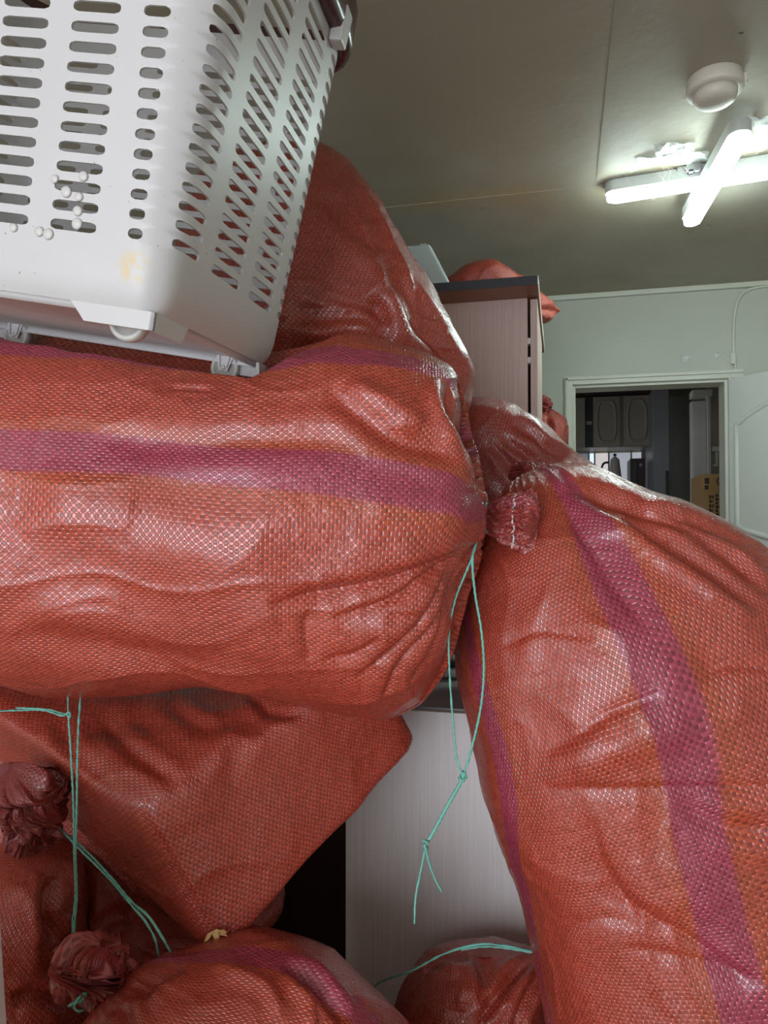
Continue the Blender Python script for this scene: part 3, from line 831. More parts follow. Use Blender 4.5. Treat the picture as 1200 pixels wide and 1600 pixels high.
def make_sack(name, st, n=300, m=320, e=2.3, stripes=(), creases=(), lump=0.010, wr=0.0035, mat=None,
              neck=None, gather=0.0, gk=17, seed=0, parent=None, do_dent=True, hard=True, wrot=1.0, stripe_w=0.052, mode='v', gpow=2.0, gspan=0.35, pressed=False):
    """st rows: (ax, ay, bx, by, depth, half_thickness): the two silhouette pixels of a cross-section"""
    st = np.asarray(st, float)
    A = np.array([P(r[0], r[1], r[4]) for r in st]); B = np.array([P(r[2], r[3], r[4]) for r in st])
    rows = spline(np.concatenate([A, B, st[:, 5:6]], 1), n)
    A, B, th = rows[:, :3], rows[:, 3:6], np.maximum(rows[:, 6], 0.002)
    C = (A + B) / 2; a = (A - B) / 2
    tg = np.gradient(C, axis=0); tg /= np.linalg.norm(tg, axis=1, keepdims=True)
    bb = np.cross(tg, a); bb /= np.linalg.norm(bb, axis=1, keepdims=True)
    toc = CAM - C
    sg = np.sign((bb * toc).sum(1)); sg = np.sign(sg.sum()) or 1
    bb *= sg                                           # bb points towards the viewer
    ph = np.linspace(-PI, PI, m)                       # 0 = facing the viewer, +pi/2 = side A ; seam at the back
    sa, ca_ = cs(np.sin(ph), e), cs(np.cos(ph), e)
    V = C[:, None] + a[:, None] * sa[None, :, None] + bb[:, None] * (th[:, None] * ca_[None])[..., None]
    def normals(V):
        du = np.gradient(V, axis=0)
        W = np.concatenate([V[:, -2:-1], V, V[:, 1:2]], 1)
        nn = np.cross(du, W[:, 2:] - W[:, :-2])
        nn /= np.linalg.norm(nn, axis=2, keepdims=True) + 1e-12
        if ((nn * (V - C[:, None])).sum(2)).mean() < 0: nn = -nn
        return nn
    nn = normals(V)
    size = np.linalg.norm(a, axis=1)
    fade = np.clip(size / size.max() * 1.6, 0.05, 1)[:, None]
    q = V + seed * 7.1
    # frame aligned coordinates so that wrinkles can be stretched along the sack
    t0 = (C[-1] - C[0]); t0 /= np.linalg.norm(t0)
    al = (V @ t0)[..., None] * t0
    pe = V - al
    D = lump * 2 * (fbm(q * 7.0, 2) - 0.5)
    w1 = vnoise(q * 3.0)
    stretch = al * 5.0 + pe * 17.0
    warp = np.stack([vnoise(q * 9 + 5), vnoise(q * 9 + 9), vnoise(q * 9 + 13)], -1) * 1.1
    D = D + wr * (ridge(stretch + warp + seed) ** 3 - 0.3) * (0.4 + 1.2 * w1)
    st2 = al * 15.0 + pe * 6.0
    D = D + wr * 0.9 * (ridge(st2 + warp + 31 + seed) ** 4 - 0.2) * (1.2 - w1)
    D = D + wr * 0.22 * (ridge(q * 48.0 + 2 * warp) ** 2 - 0.3)
    D = D * fade
    if gather:                                          # radial folds running out from the tied end
        s = np.linspace(0, 1, n)
        for end in ((0, 1) if mode == 'both' else ((1,) if mode == 'end' else (0,))):
            x = (1 - s) if end == 1 else s
            env = np.clip(1 - x / gspan, 0, 1) ** gpow * np.clip(x / 0.02, 0.0, 1)
            wob = 1.6 * (vnoise(q * 8.0 + 3) - 0.5)
            g = np.sin(gk * ph[None] + 5 * wob + seed) * 0.6 + np.sin((gk * 1.7) * ph[None] + 9 * wob) * 0.4
            D = D + gather * env[:, None] * (1 - np.abs(g) ** 0.8 - 0.45) * np.minimum(1, size / size.max() * 2.2)[:, None]
    V = V + nn * D[..., None]
    # the folds the photograph shows, sculpted on the side turned to the viewer
    if creases:
        vis = (nn * (CAM - V)).sum(2) > 0.0
        px, py, _ = project(V.reshape(-1, 3)); px = px.reshape(V.shape[:2]); py = py.reshape(V.shape[:2])
        add = np.zeros(px.shape)
        px = px + 7 * (vnoise(q * 22) - 0.5); py = py + 7 * (vnoise(q * 22 + 40) - 0.5)
        for kind, w, dep, poly in creases:
            d, sd, fr = seg_dist(px, py, spline(poly, 24))
            end = np.clip(np.minimum(fr, 1 - fr) * 5, 0, 1) ** 0.7 if kind[-1] != '!' else np.clip((1 - fr) * 4, 0, 1)
            x = d / w
            k0 = kind[0]
            if k0 == 'v': add -= dep * np.exp(-x * x) * end - 0.45 * dep * np.exp(-(x - 1.9) ** 2 / 1.2) * end
            elif k0 == 'r': add += dep * np.exp(-np.abs(x) ** 1.4) * end
            elif k0 == 's': add += dep * sd * x * np.exp(-x * x / 3.0) * end * 1.0 - 0.3 * dep * np.exp(-x * x * 6) * end
            elif k0 == 'l': add -= dep * np.where(sd > 0, np.exp(-x * 0.8), np.exp(-x / 4.5)) * end   # crisp fold: sharp drop on one side, long slope on the other
            elif k0 == 'b': add += dep * np.exp(-x * x)          # broad bulge / hollow
        V = V + nn * (add * vis)[..., None]
    if pressed: V = press(V)
    if do_dent and HARD: V = dent(V)
    # close to a seam-free loop at the back
    V[:, -1] = V[:, 0]
    # cloth coordinates in metres
    sl = np.linalg.norm(np.diff(V, axis=0), axis=2).mean(1)
    u = np.concatenate([[0], np.cumsum(sl)])
    circ = np.linalg.norm(np.diff(V, axis=1), axis=2).sum(1)
    Cm = np.percentile(circ, 80)
    v = ph / (2 * PI) * Cm
    # stripes woven along the sack
    col = np.zeros((n, m, 4)); col[..., 3] = 1
    if stripes:
        px, py, _ = project(V.reshape(-1, 3)); px = px.reshape(n, m); py = py.reshape(n, m)
        vis = (normals(V) * (CAM - V)).sum(2) > 0
        for spec in stripes:
            pts, w = spec[0], spec[1]
            ss, vv = [], []
            for x, y in pts:
                dd = np.hypot(px - x, py - y) + (~vis) * 1e4
                i, j = np.unravel_index(np.argmin(dd), dd.shape)
                ss.append(i); vv.append(v[j])
            o = np.argsort(ss)
            vc = np.interp(np.arange(n), np.array(ss)[o], np.array(vv)[o])
            k = 12
            vc = np.convolve(np.pad(vc, k, mode='edge'), np.ones(2 * k + 1) / (2 * k + 1), 'valid')
            dd = np.abs(v[None] - vc[:, None])
            col[..., 0] = np.maximum(col[..., 0], np.clip((w / 2 - dd) / 0.004 + 0.5, 0, 1))
            col[..., 1] = np.maximum(col[..., 1], np.clip((w / 2 + 0.024 - dd) / 0.015, 0, 1) * 0.8)
    idx = np.arange(n * m).reshape(n, m)
    quads = np.stack([idx[:-1, :-1], idx[1:, :-1], idx[1:, 1:], idx[:-1, 1:]], -1).reshape(-1, 4)
    # orientation: outwards
    p0 = V.reshape(-1, 3)
    mid = len(quads) // 2 + m // 4
    qd = quads[mid]; fn = np.cross(p0[qd[1]] - p0[qd[0]], p0[qd[3]] - p0[qd[0]])
    if fn @ (p0[qd].mean(0) - C[qd[0] // m]) < 0: quads = quads[:, ::-1]
    ql = quads.tolist()
    me = bpy.data.meshes.new(name)
    me.from_pydata(p0.tolist(), [], ql)
    uvl = me.uv_layers.new(name='cloth')
    li = quads.reshape(-1)
    uvs = np.stack([u[li // m], v[li % m]], -1)
    uvl.data.foreach_set('uv', uvs.reshape(-1))
    at = me.color_attributes.new('stripe', 'FLOAT_COLOR', 'POINT')
    at.data.foreach_set('color', col.reshape(-1))
    # cap both ends
    bm = bmesh.new(); bm.from_mesh(me)
    bmesh.ops.remove_doubles(bm, verts=bm.verts, dist=1e-6)
    be = [ed for ed in bm.edges if ed.is_boundary]
    bmesh.ops.holes_fill(bm, edges=be, sides=0)
    bm.to_mesh(me); bm.free()
    o = link(name, me, mat or MAT_SACK, parent)
    if hard: register(p0, ql)
    return o, V

def tuft(name, path, radii, parent, folds=13, seed=1, n=90, m=260, amp=0.26, mat=None, thread=False, label=None, crumple=0.006, cfreq=34.0, dome=0.25):
    """gathered mouth of a sack: pleated sleeve along path with a crumpled open end"""
    C = spline(path, n); cf = cfreq; r = spline(np.asarray(radii, float)[:, None], n)[:, 0]
    tg = np.gradient(C, axis=0); tg /= np.linalg.norm(tg, axis=1, keepdims=True)
    e1 = np.cross(tg, [0.1, 0.2, 1.0]); e1 /= np.linalg.norm(e1, axis=1, keepdims=True)
    e2 = np.cross(tg, e1)
    ph = np.linspace(0, 2 * PI, m, endpoint=False)
    s = np.linspace(0, 1, n)[:, None]
    q = np.stack([np.cos(ph)[None] * 2.2 + 0 * s, np.sin(ph)[None] * 2.2 + 0 * s, s * 1.5 + 0 * ph[None]], -1) + seed * 3.7
    wob = 3.0 * (vnoise(q * 1.3) - 0.5)
    g = 1 - np.abs(np.sin(folds * 0.5 * ph[None] + 2.4 * wob + seed))          # sharp pleat crests
    g2 = 1 - np.abs(np.sin(folds * 0.9 * ph[None] - 3.1 * wob + 2 * seed))
    rough = fbm(q * 3.2, 3) - 0.5
    grow = 0.35 + 0.65 * np.clip(s * 2.2, 0, 1)
    R = r[:, None] * (1 + amp * grow * (g - 0.4) + amp * 0.5 * grow * (g2 - 0.4) + 0.28 * grow * rough + 0.10 * (ridge(q * 5.0) ** 3 - 0.3) * grow)
    # ragged end: the sleeve turns inward
    V = C[:, None] + e1[:, None] * (R * np.cos(ph))[..., None] + e2[:, None] * (R * np.sin(ph))[..., None]
    rag = (vnoise(q * 2.7 + 50) - 0.5) * 0.5 * r.max()
    V += tg[:, None] * (rag * s ** 6)[..., None]
    k = 26
    inner = []
    for i in range(1, k + 1):
        f = 1 - i / k
        Rm = R[-1].mean()
        Ri = (Rm + (R[-1] - Rm) * f ** 2) * f
        inner.append(C[-1][None] + e1[-1][None] * (Ri * np.cos(ph))[:, None] + e2[-1][None] * (Ri * np.sin(ph))[:, None]
                     + tg[-1][None] * (rag[-1] * f ** 2 + dome * r.max() * math.sqrt(1 - f * f))[:, None])
    V = np.concatenate([V, np.array(inner)], 0)
    # crumple the whole sleeve
    cr = np.stack([ridge(V * cf + 7 * k_ + seed) ** 2 - 0.35 for k_ in range(3)], -1)
    ramp = np.clip(np.arange(len(V)) / (n * 0.4), 0, 1)[:, None, None]
    V = V + crumple * cr * ramp
    nt_ = len(V)
    idx = np.arange(nt_ * m).reshape(nt_, m)
    a, b_ = idx[:-1], idx[1:]
    fs = np.stack([a, np.roll(a, -1, 1), np.roll(b_, -1, 1), b_], -1).reshape(-1, 4)
    me = bpy.data.meshes.new(name)
    me.from_pydata(V.reshape(-1, 3).tolist(), [], fs.tolist())
    uvl = me.uv_layers.new(name='cloth')
    li = fs.reshape(-1)
    L = np.linalg.norm(np.diff(C, axis=0), axis=1).sum()
    uvs = np.stack([(li // m) / n * L * 1.6, (li % m) / m * 0.5], -1)
    uvl.data.foreach_set('uv', uvs.reshape(-1))
    at = me.color_attributes.new('stripe', 'FLOAT_COLOR', 'POINT')
    cc = np.zeros((nt_, m, 4)); cc[..., 3] = 1
    cc[..., 0] = (np.abs(((ph + seed) % (2 * PI)) - 1.2) < 0.35)[None] * 0.25
    at.data.foreach_set('color', cc.reshape(-1))
    o = link(name, me, mat or MAT_TUFT, parent)
    if label: o['label'] = label
    if thread:
        i = int(n * 0.72)
        jj = [j for j in range(0, m, 4)]
        pts = np.array([C[i] + (V[i + int(3 * math.sin(j * 0.05)), j] - C[i]) * (0.6 + 0.40 * r[i] * 1.12 / max(1e-4, np.linalg.norm(V[i, j] - C[i]))) for j in jj])
        tube('stitch_thread', pts, 0.0013, MAT_THREAD, o, 6, 160)
    return o, V

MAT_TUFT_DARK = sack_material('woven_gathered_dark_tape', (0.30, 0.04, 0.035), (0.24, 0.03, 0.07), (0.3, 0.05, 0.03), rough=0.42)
SK = 'tied red woven sacks of the pile'
def sack_thing(name, label, loc):
    return tag(empty(name, loc), label, 'sack', SK)

# --- laundry basket first: it presses into the sack below it
KS = 0.88                       # overall size
BF = np.array([-0.2304, 0.75, 0.2222]) * KS
E1c = np.array([-0.96937, 0.16468, 0.18220]); E2c = np.array([0.17713, 0.98269, 0.05418]); E3c = np.array([0.17012, -0.08480, 0.98177])
def lv(c): return c[0] * RT + c[1] * FL + np.array([0, 0, c[2]])
BO = CAM + lv(BF); BE1, BE2, BE3 = lv(E1c), lv(E2c), lv(E3c)
BL, BW, RP, RH0 = 0.50, 0.37, 0.0195, 0.0735      # modelled full size, scaled by KS in bpt
LEAN1, LEANF, LEANB = 0.0502, 0.0524, 0.1027
BR = 0.035
NROW = 20
BH = RH0 + RP * NROW + 0.05

def bpt(s, t, h): return BO + (BE1 * s + BE2 * t + BE3 * h) * KS
def perim(u):
    """base outline: u runs F corner -> along the right face (E2), back, left, front; returns (s, t, ns, nt)"""
    Ls = [(0, 0, 0, 1, -1, 0, BW), (0, BW, 1, 0, 0, 1, BL), (BL, BW, 0, -1, 1, 0, BW), (BL, 0, -1, 0, 0, -1, BL)]
    tot = 2 * (BL + BW)
    u = u % tot
    for s, t, ds, dt, ns, nt_, L in Ls:
        if u <= L + 1e-12:
            r = BR
            # rounded corners: blend position & normal on an arc of arc-parameter r
            if u < r:
                a = (1 - u / r) * PI / 4
                nx, ny = ns * math.cos(a) - ds * math.sin(a), nt_ * math.cos(a) - dt * math.sin(a)
                cx_, cy_ = s + ds * r - ns * r, t + dt * r - nt_ * r
                return cx_ + nx * r, cy_ + ny * r, nx, ny
            if u > L - r:
                a = (1 - (L - u) / r) * PI / 4
                nx, ny = ns * math.cos(a) + ds * math.sin(a), nt_ * math.cos(a) + dt * math.sin(a)
                cx_, cy_ = s + ds * (L - r) - ns * r, t + dt * (L - r) - nt_ * r
                return cx_ + nx * r, cy_ + ny * r, nx, ny
            return s + ds * u, t + dt * u, ns, nt_
        u -= L
def shell(u, h, off=0.0):
    s, t, ns, nt_ = perim(u)
    l1 = LEAN1
    l2 = LEANB if nt_ > 0 else LEANF
    tuck = 0.010 * max(0, 1 - h / 0.03) ** 2
    return bpt(s + ns * (l1 * h + off - tuck), t + nt_ * (l2 * h + off - tuck), h)

basket = tag(empty('laundry_basket', tuple(bpt(BL / 2, BW / 2, -0.03))), 'white slotted plastic laundry basket on wheels tipped on top of the sacks', 'basket')
# slot columns along each side (start, end) in perimeter metres, from the corner
def cols_right(L, k):
    return [(0.0060, 0.066), (0.091, 0.166), (0.196, 0.258), (0.286, L - 0.012)]
COLS = []
base = 0.0
for side, L in enumerate((BW, BL, BW, BL)):
    if side in (0, 2):
        cl = [(0.0067, 0.062), (0.094, 0.182), (0.214, 0.302), (0.330, L - 0.006)]
    else:
        fr_ = [(0.028, 0.056), (0.081, 0.134), (0.160, 0.213), (0.239, 0.292), (0.318, 0.371), (0.397, L - 0.028)]
        cl = [(L - b_, L - a_) for a_, b_ in fr_[::-1]] if side == 3 else fr_
    COLS += [(base + a_, base + b_) for a_, b_ in cl]
    base += L
TOT = base
COLS.sort()
cuts = []
for i, (a_, b_) in enumerate(COLS):
    pb = COLS[i - 1][1] - (TOT if i == 0 else 0)
    cuts.append((pb + a_) / 2)
NX, NY = 9, 5
bm = bmesh.new()
vc = {}
def bv(u, h, key):
    k = (round((u % TOT), 5), round(h, 5))
    if k not in vc: vc[k] = bm.verts.new(shell(u, h))
    return vc[k]
hs = [0, 0.006, 0.015, 0.03, RH0 - RP / 2]
CX = [np.linspace(c, (cuts[i + 1] if i + 1 < len(cuts) else cuts[0] + TOT), NX) for i, c in enumerate(cuts)]
def strip(h0_, h1_):
    for us in CX:
        for a_, b_ in zip(us[:-1], us[1:]):
            bm.faces.new((bv(a_, h0_, 0), bv(b_, h0_, 0), bv(b_, h1_, 0), bv(a_, h1_, 0)))
for h0_, h1_ in zip(hs[:-1], hs[1:]): strip(h0_, h1_)
half = 0.0053
for k in range(NROW):
    hm = RH0 + k * RP
    lo_, hi_ = hm - RP / 2, hm + RP / 2
    for i, (us, (c0_, c1_)) in enumerate(zip(CX, COLS)):
        grow = 0.012 * (1 - k / 11.0)
        side_f = c0_ > BW * 2 + BL
        if side_f and c1_ > TOT - 0.06: c0_ = c0_ + max(-0.008, grow * 0.9)
        cm, hw = (c0_ + c1_) / 2, (c1_ - c0_) / 2
        outer = [(x, lo_) for x in us] + [(us[-1], y) for y in np.linspace(lo_, hi_, NY)[1:]] + [(x, hi_) for x in us[::-1][1:]] + [(us[0], y) for y in np.linspace(hi_, lo_, NY)[1:-1]]
        ov_ = [bv(x, y, 0) for x, y in outer]
        iv = []
        for x, y in outer:
            spx = (x - us[0]) / (us[-1] - us[0]) * 2 - 1
            sx = cm + max(-1, min(1, spx * 1.25)) * max(0.0, hw - half)
            ex, ey = (x - (us[0] + us[-1]) / 2) / (us[-1] - us[0]) * 2, (y - hm) / (RP / 2)
            if abs(spx) * 1.25 < 1: dx_, dy_ = 0, math.copysign(1, ey)
            else:
                t_ = (abs(spx) * 1.25 - 1) / 0.25
                ang = math.atan2(ey, 1.0) if abs(abs(spx) - 1) < 1e-6 else (PI / 2 - t_ * PI / 4) * math.copysign(1, ey)
                if abs(abs(spx) - 1) < 1e-6: ang = ey * PI / 4
                dx_, dy_ = math.cos(ang) * math.copysign(1, spx), math.sin(ang)
            iv.append(bm.verts.new(shell(sx + dx_ * half, hm + dy_ * half)))
        nn_ = len(ov_)
        for j in range(nn_):
            bm.faces.new((ov_[j], ov_[(j + 1) % nn_], iv[(j + 1) % nn_], iv[j]))
top0 = RH0 + (NROW - 0.5) * RP
for h0_, h1_ in ((top0, top0 + 0.02), (top0 + 0.02, BH)): strip(h0_, h1_)
# underside plate, slightly inset
us_all = sorted({k[0] for k in vc if abs(k[1]) < 1e-9})
ring = [bv(x, 0, 0) for x in us_all]
rec = []
for x in us_all:
    s, t, ns, nt_ = perim(x)
    rec.append(bm.verts.new(bpt(s - ns * 0.018, t - nt_ * 0.018, 0.004)))
for j in range(len(ring)):
    bm.faces.new((ring[(j + 1) % len(ring)], ring[j], rec[j], rec[(j + 1) % len(ring)]))
bm.faces.new(rec[::-1])
bmesh.ops.recalc_face_normals(bm, faces=bm.faces)
me = bpy.data.meshes.new('basket_body'); bm.to_mesh(me); bm.free()
body = link('basket_body', me, None, basket, True)
m, nt, b = new_mat('scuffed_white_plastic')
v = mapped(nt, (1, 1, 1))
n1 = noise(nt, v, 7, 3); n2 = noise(nt, v, 220, 2); n3 = noise(nt, v, 26, 3, 1.0)
c_ = mixc(nt, n1, (0.54, 0.52, 0.515), (0.61, 0.595, 0.595))
c_ = mixc(nt, smooth(nt, n2, 0.745, 0.775), c_, (0.26, 0.22, 0.17))
# yellow stain near the lower corner
ys = bpt(0.035, -0.002, 0.040)
sub = N(nt, 'ShaderNodeVectorMath', operation='DISTANCE'); nt.links.new(v, sub.inputs[0]); sub.inputs[1].default_value = tuple(ys)
stn = M2(nt, 'MULTIPLY', M2(nt, 'SUBTRACT', 1.0, smooth(nt, sub.outputs['Value'], 0.005, 0.021)), smooth(nt, noise(nt, v, 120, 4), 0.36, 0.62))
c_ = mixc(nt, M2(nt, 'MULTIPLY', stn, 0.75), c_, (0.66, 0.50, 0.24))
nt.links.new(c_, b.inputs['Base Color'])
b.inputs['Roughness'].default_value = 0.40
b.inputs['Subsurface Weight'].default_value = 0.0
MAT_BASKET = m
body.data.materials.append(m)
md = body.modifiers.new('wall', 'SOLIDIFY'); md.thickness = 0.0026; md.offset = -1
md = body.modifiers.new('crisp', 'EDGE_SPLIT'); md.split_angle = 0.75
# rim: folded dark band round the top, pale clip at the right corner
def loop_band(name, prof, mat, n=160):
    bm = bmesh.new()
    rows_ = [[bm.verts.new(shell(x, h, o_)) for o_, h in prof] for x in np.linspace(0, TOT, n, endpoint=False)]
    for i in range(n):
        A_, B_ = rows_[i], rows_[(i + 1) % n]
        for k in range(len(prof)): bm.faces.new((A_[k], B_[k], B_[(k + 1) % len(prof)], A_[(k + 1) % len(prof)]))
    return from_bm(name, bm, mat, basket, True)
RZ = BH - 0.045
loop_band('rim', [(0.001, RZ - 0.004), (0.016, RZ), (0.019, RZ + 0.012), (0.016, RZ + 0.06), (0.001, RZ + 0.064)], MAT_RIM)['label'] = 'dark brown rim'
loop_band('lower_lip', [(-0.010, -0.006), (-0.0065, -0.006), (-0.0065, 0.005), (-0.010, 0.005)], MAT_BASKET)
us_c = BW - 0.02
def clip(u0, name):
    bm = bmesh.new()
    pts = [(u0 - 0.014, RZ - 0.018), (u0 + 0.014, RZ - 0.018), (u0 + 0.016, RZ + 0.03), (u0 - 0.016, RZ + 0.03)]
    a = [bm.verts.new(shell(x, h, 0.0008)) for x, h in pts]; b_ = [bm.verts.new(shell(x, h, 0.020)) for x, h in pts]
    bm.faces.new(a[::-1]); bm.faces.new(b_)
    for i in range(4): bm.faces.new((a[i], a[(i + 1) % 4], b_[(i + 1) % 4], b_[i]))
    return from_bm(name, bm, MAT_BASKET, basket, bevel=0.003)
clip(BW - 0.055, 'rim_clip'); clip(BW * 2 + BL - 0.055, 'rim_clip')
# corner feet and wheels
MB_ = frame(BO, BE1, BE2, BE3)
FOOT = 0.017
for (s0_, t0_, sx_, sy_) in ((0.010, 0.010, 1, 1), (0.010, BW - 0.010, 1, -1), (BL - 0.010, 0.010, -1, 1), (BL - 0.010, BW - 0.010, -1, -1)):
    if (sx_, sy_) == (1, 1): ln, wd = 0.070, 0.060
    else: ln, wd = 0.034, 0.022
    bm = bmesh.new()
    # bracket walls: an L of two short skirts
    add_prism(bm, [(0, 0), (ln + 0.016, 0), (ln, -FOOT), (0, -FOOT)], frame(Vector(bpt(s0_, t0_, 0.0)), BE1 * sx_, BE3, BE2 * sy_), 0.0, 0.004)
    add_prism(bm, [(0, 0), (wd + 0.010, 0), (wd, -FOOT), (0, -FOOT)], frame(Vector(bpt(s0_, t0_, 0.0)), BE2 * sy_, BE3, BE1 * sx_), 0.0, 0.004)
    from_bm('foot_bracket', bm, MAT_BASKET, basket)
    wc = bpt(s0_ + sx_ * 0.044, t0_ + sy_ * 0.030, -0.009) if (sx_, sy_) == (1, 1) else bpt(s0_ + sx_ * 0.062, t0_ + sy_ * 0.006, -0.013)
    Mw = frame(wc, BE1, BE3, -BE2)
    w_ = from_bm('wheel', add_lathe(bmesh.new(), [(0.004, -0.007), (0.0175, -0.007), (0.0195, -0.005), (0.0195, 0.005), (0.0175, 0.007), (0.0145, 0.007), (0.0140, 0.004), (0.0, 0.004)], Mw, 36), MAT_PLASTIC_GREY, basket, True)
    from_bm('axle_cap', add_lathe(bmesh.new(), [(0.0035, 0.0), (0.0035, 0.0095), (0.0025, 0.011), (0.0, 0.011)], Mw, 16), MAT_PLASTIC_GREY, w_, True)
    bm = bmesh.new()
    add_prism(bm, [(-0.013, 0.020), (0.013, 0.020), (0.006, -0.004), (-0.006, -0.004)], Mw, 0.0074, 0.0092)
    for k in (-0.009, 0.007): add_prism(bm, [(k, 0.020), (k + 0.002, 0.020), (k + 0.002 - 0.4 * k, 0.0), (k - 0.4 * k, 0.0)], Mw, 0.0092, 0.0115)
    from_bm('wheel_bracket', bm, MAT_BASKET, w_)
# wax-like spots
front = lambda s, h, o_: bpt(s, -LEANF * h - o_, h)
for i, (x, y) in enumerate(((86, 280), (131, 276), (104, 300), (124, 308), (122, 330), (121, 350), (22, 356), (62, 362), (76, 366))):
    r = FW + (x - 600) / F * RT + (800 - y) / F * UP
    nrm_ = -(BE2 + BE3 * LEANF); o0 = bpt(0, 0, 0) - CAM
    nrm_ = np.cross(BE1, BE3 - BE2 * LEANF); nrm_ /= np.linalg.norm(nrm_)
    if nrm_ @ (CAM - BO) < 0: nrm_ = -nrm_
    t_ = (o0 @ nrm_) / (r @ nrm_)
    p_ = CAM + r * t_
    Ms = frame(p_ + nrm_ * 0.0004, BE1, np.cross(nrm_, BE1), nrm_)
    rr = 0.0042 + 0.0006 * (i % 3)
    from_bm('wax_spot', add_lathe(bmesh.new(), [(rr, 0.0), (rr * 0.9, 0.0012), (rr * 0.5, 0.0018), (0, 0.002)], Ms, 14), MAT_WAX, basket, True)
def press(V):
    """cloth under the basket: pushed down to its underside, easing off beside it"""
    f = V.reshape(-1, 3)
    q = f - BO
    s, t, h = q @ BE1 / KS, q @ BE2 / KS, q @ BE3 / KS
    ds = np.maximum(np.maximum(-s, s - BL), 0); dt = np.maximum(np.maximum(-t, t - BW), 0)
    out = np.hypot(ds, dt)
    lim = -0.031 + out * 1.1 + 0.004 * (vnoise(f * 30) - 0.5)
    over = np.clip(h - lim, 0, None) * (h < 0.30)
    f = f - (over * KS)[:, None] * BE3
    return f.reshape(V.shape)

# --- main sack
ms = sack_thing('woven_sack', 'large red woven sack with pink stripe lying under the white basket', tuple(P(300, 1085, 1.0)))
DS = 1.08
ST = [(-330, 790, -330, 850, 1.06, .02), (-300, 700, -300, 930, 1.05, .08), (-230, 610, -240, 1010, 1.03, .15), (-110, 500, -120, 1052, 1.0, .19), (0, 512, 0, 1062, .99, .205),
      (110, 517, 105, 1082, .99, .21), (220, 530, 215, 1080, .99, .21), (330, 548, 325, 1066, .99, .21), (430, 552, 420, 1082, .985, .21), (530, 535, 510, 1100, .985, .205),
      (615, 545, 590, 1112, .985, .20), (668, 560, 640, 1092, .985, .19), (700, 578, 682, 1045, .985, .175), (718, 612, 704, 988, .985, .15), (736, 680, 726, 918, .985, .11), (747, 742, 742, 866, .985, .06), (756, 782, 753, 834, .982, .018)]
CR = [('l', 6, .020, [(752, 848), (690, 880), (620, 903), (540, 921), (470, 933), (422, 942)]),
      ('l', 5, .014, [(742, 862), (705, 885), (650, 918), (585, 948), (520, 968)]),
      ('l', 5, .013, [(728, 880), (696, 930), (664, 976), (609, 1027), (551, 1062)]),
      ('l', 5, .014, [(734, 886), (716, 935), (695, 976), (640, 1035), (592, 1100)]),
      ('l', 5, .010, [(722, 930), (706, 985), (676, 1040), (640, 1080)]),
      ('l', 4, .007, [(600, 1000), (560, 1022), (505, 1035)]),
      ('l', 4, .006, [(478, 955), (477, 990), (484, 1035)]),
      ('l', 4, .005, [(676, 962), (640, 965), (605, 962)]),
      ('v', 4, .003, [(266, 608), (300, 606), (334, 608)]),
      ('v', 16, .008, [(510, 612), (560, 650), (630, 690), (725, 712)]),
      ('r', 26, .009, [(540, 600), (600, 630), (660, 668)]),
      ('s', 10, .012, [(690, 590), (694, 630), (712, 672), (735, 712), (752, 765)]),
      ('l', 6, .014, [(702, 590), (716, 640), (736, 695), (752, 770)]),
      ('b', 70, .012, [(120, 790), (250, 830), (380, 860)]),
      ('b', 34, .006, [(600, 790), (680, 800), (725, 805)]),
      ('v', 22, .006, [(20, 985), (120, 1010), (240, 1022), (330, 1050)]),
      ('v', 20, .005, [(150, 690), (300, 695), (450, 690), (560, 700)]),
      ('r', 20, .004, [(180, 600), (300, 630), (430, 615)])]
o, MV = make_sack('cloth_body', ST, 520, 560, 2.3, creases=CR, parent=ms, lump=.011, wr=.0024, gather=.012, gk=15, mode='end', gspan=.24, seed=1, pressed=True,
                  stripes=[([(0, 700), (120, 706), (250, 715), (375, 728), (500, 735), (620, 752), (690, 764), (715, 774), (738, 790)], .046), ([(470, 556), (560, 558), (640, 566), (690, 580)], .042)])
nk = [P(752, 806, .98), P(762, 807, .974), P(782, 811, .967), P(808, 814, .960), P(829, 817, .954)]
tuft('tied_neck', nk, [.016, .020, .034, .038, .037], o, folds=11, seed=2, thread=True, amp=.27, crumple=.0042, cfreq=46.0)
# twine tied round the neck with its knotted tail hanging down
dT = .90
tl = [(750, 818, .915), (742, 850, .905), (735, 868, .90)]
def W3(l, d0=None): return [P(x[0], x[1], x[2] if len(x) > 2 else d0) for x in l]
tube('tie_twine', W3([(760, 786, .96), (756, 804, .945), (756, 822, .948), (760, 832, .96)]), .0022, MAT_TWINE, o, 10, twist=160)
tube('hanging_twine', W3([(755, 824, .946), (744, 850, .89), (734, 880, .875), (712, 935, .88), (702, 985, .88), (702, 1040, .89), (708, 1130, .89), (715, 1190, .89), (724, 1213, .89)]), .00165, MAT_TWINE, o, 10, twist=170)
tube('hanging_twine', W3([(756, 826, .947), (742, 856, .89), (738, 872, .876), (742, 925, .875), (752, 985, .865), (756, 1040, .875), (752, 1100, .88), (738, 1165, .885), (726, 1205, .888), (722, 1218, .89)]), .0019, MAT_TWINE, o, 10, twist=170)
tube('twisted_twine', W3([(726, 1205, .888), (722, 1218, .888), (708, 1243, .889), (692, 1272, .889), (676, 1302, .889), (664, 1320, .889)]), .0028, MAT_TWINE, o, 10, twist=60)
tube('twine_knot', W3([(722, 1206, .886), (729, 1214, .886), (722, 1221, .884), (717, 1214, .888), (725, 1209, .890)]), .0019, MAT_TWINE, o, 10, twist=120)
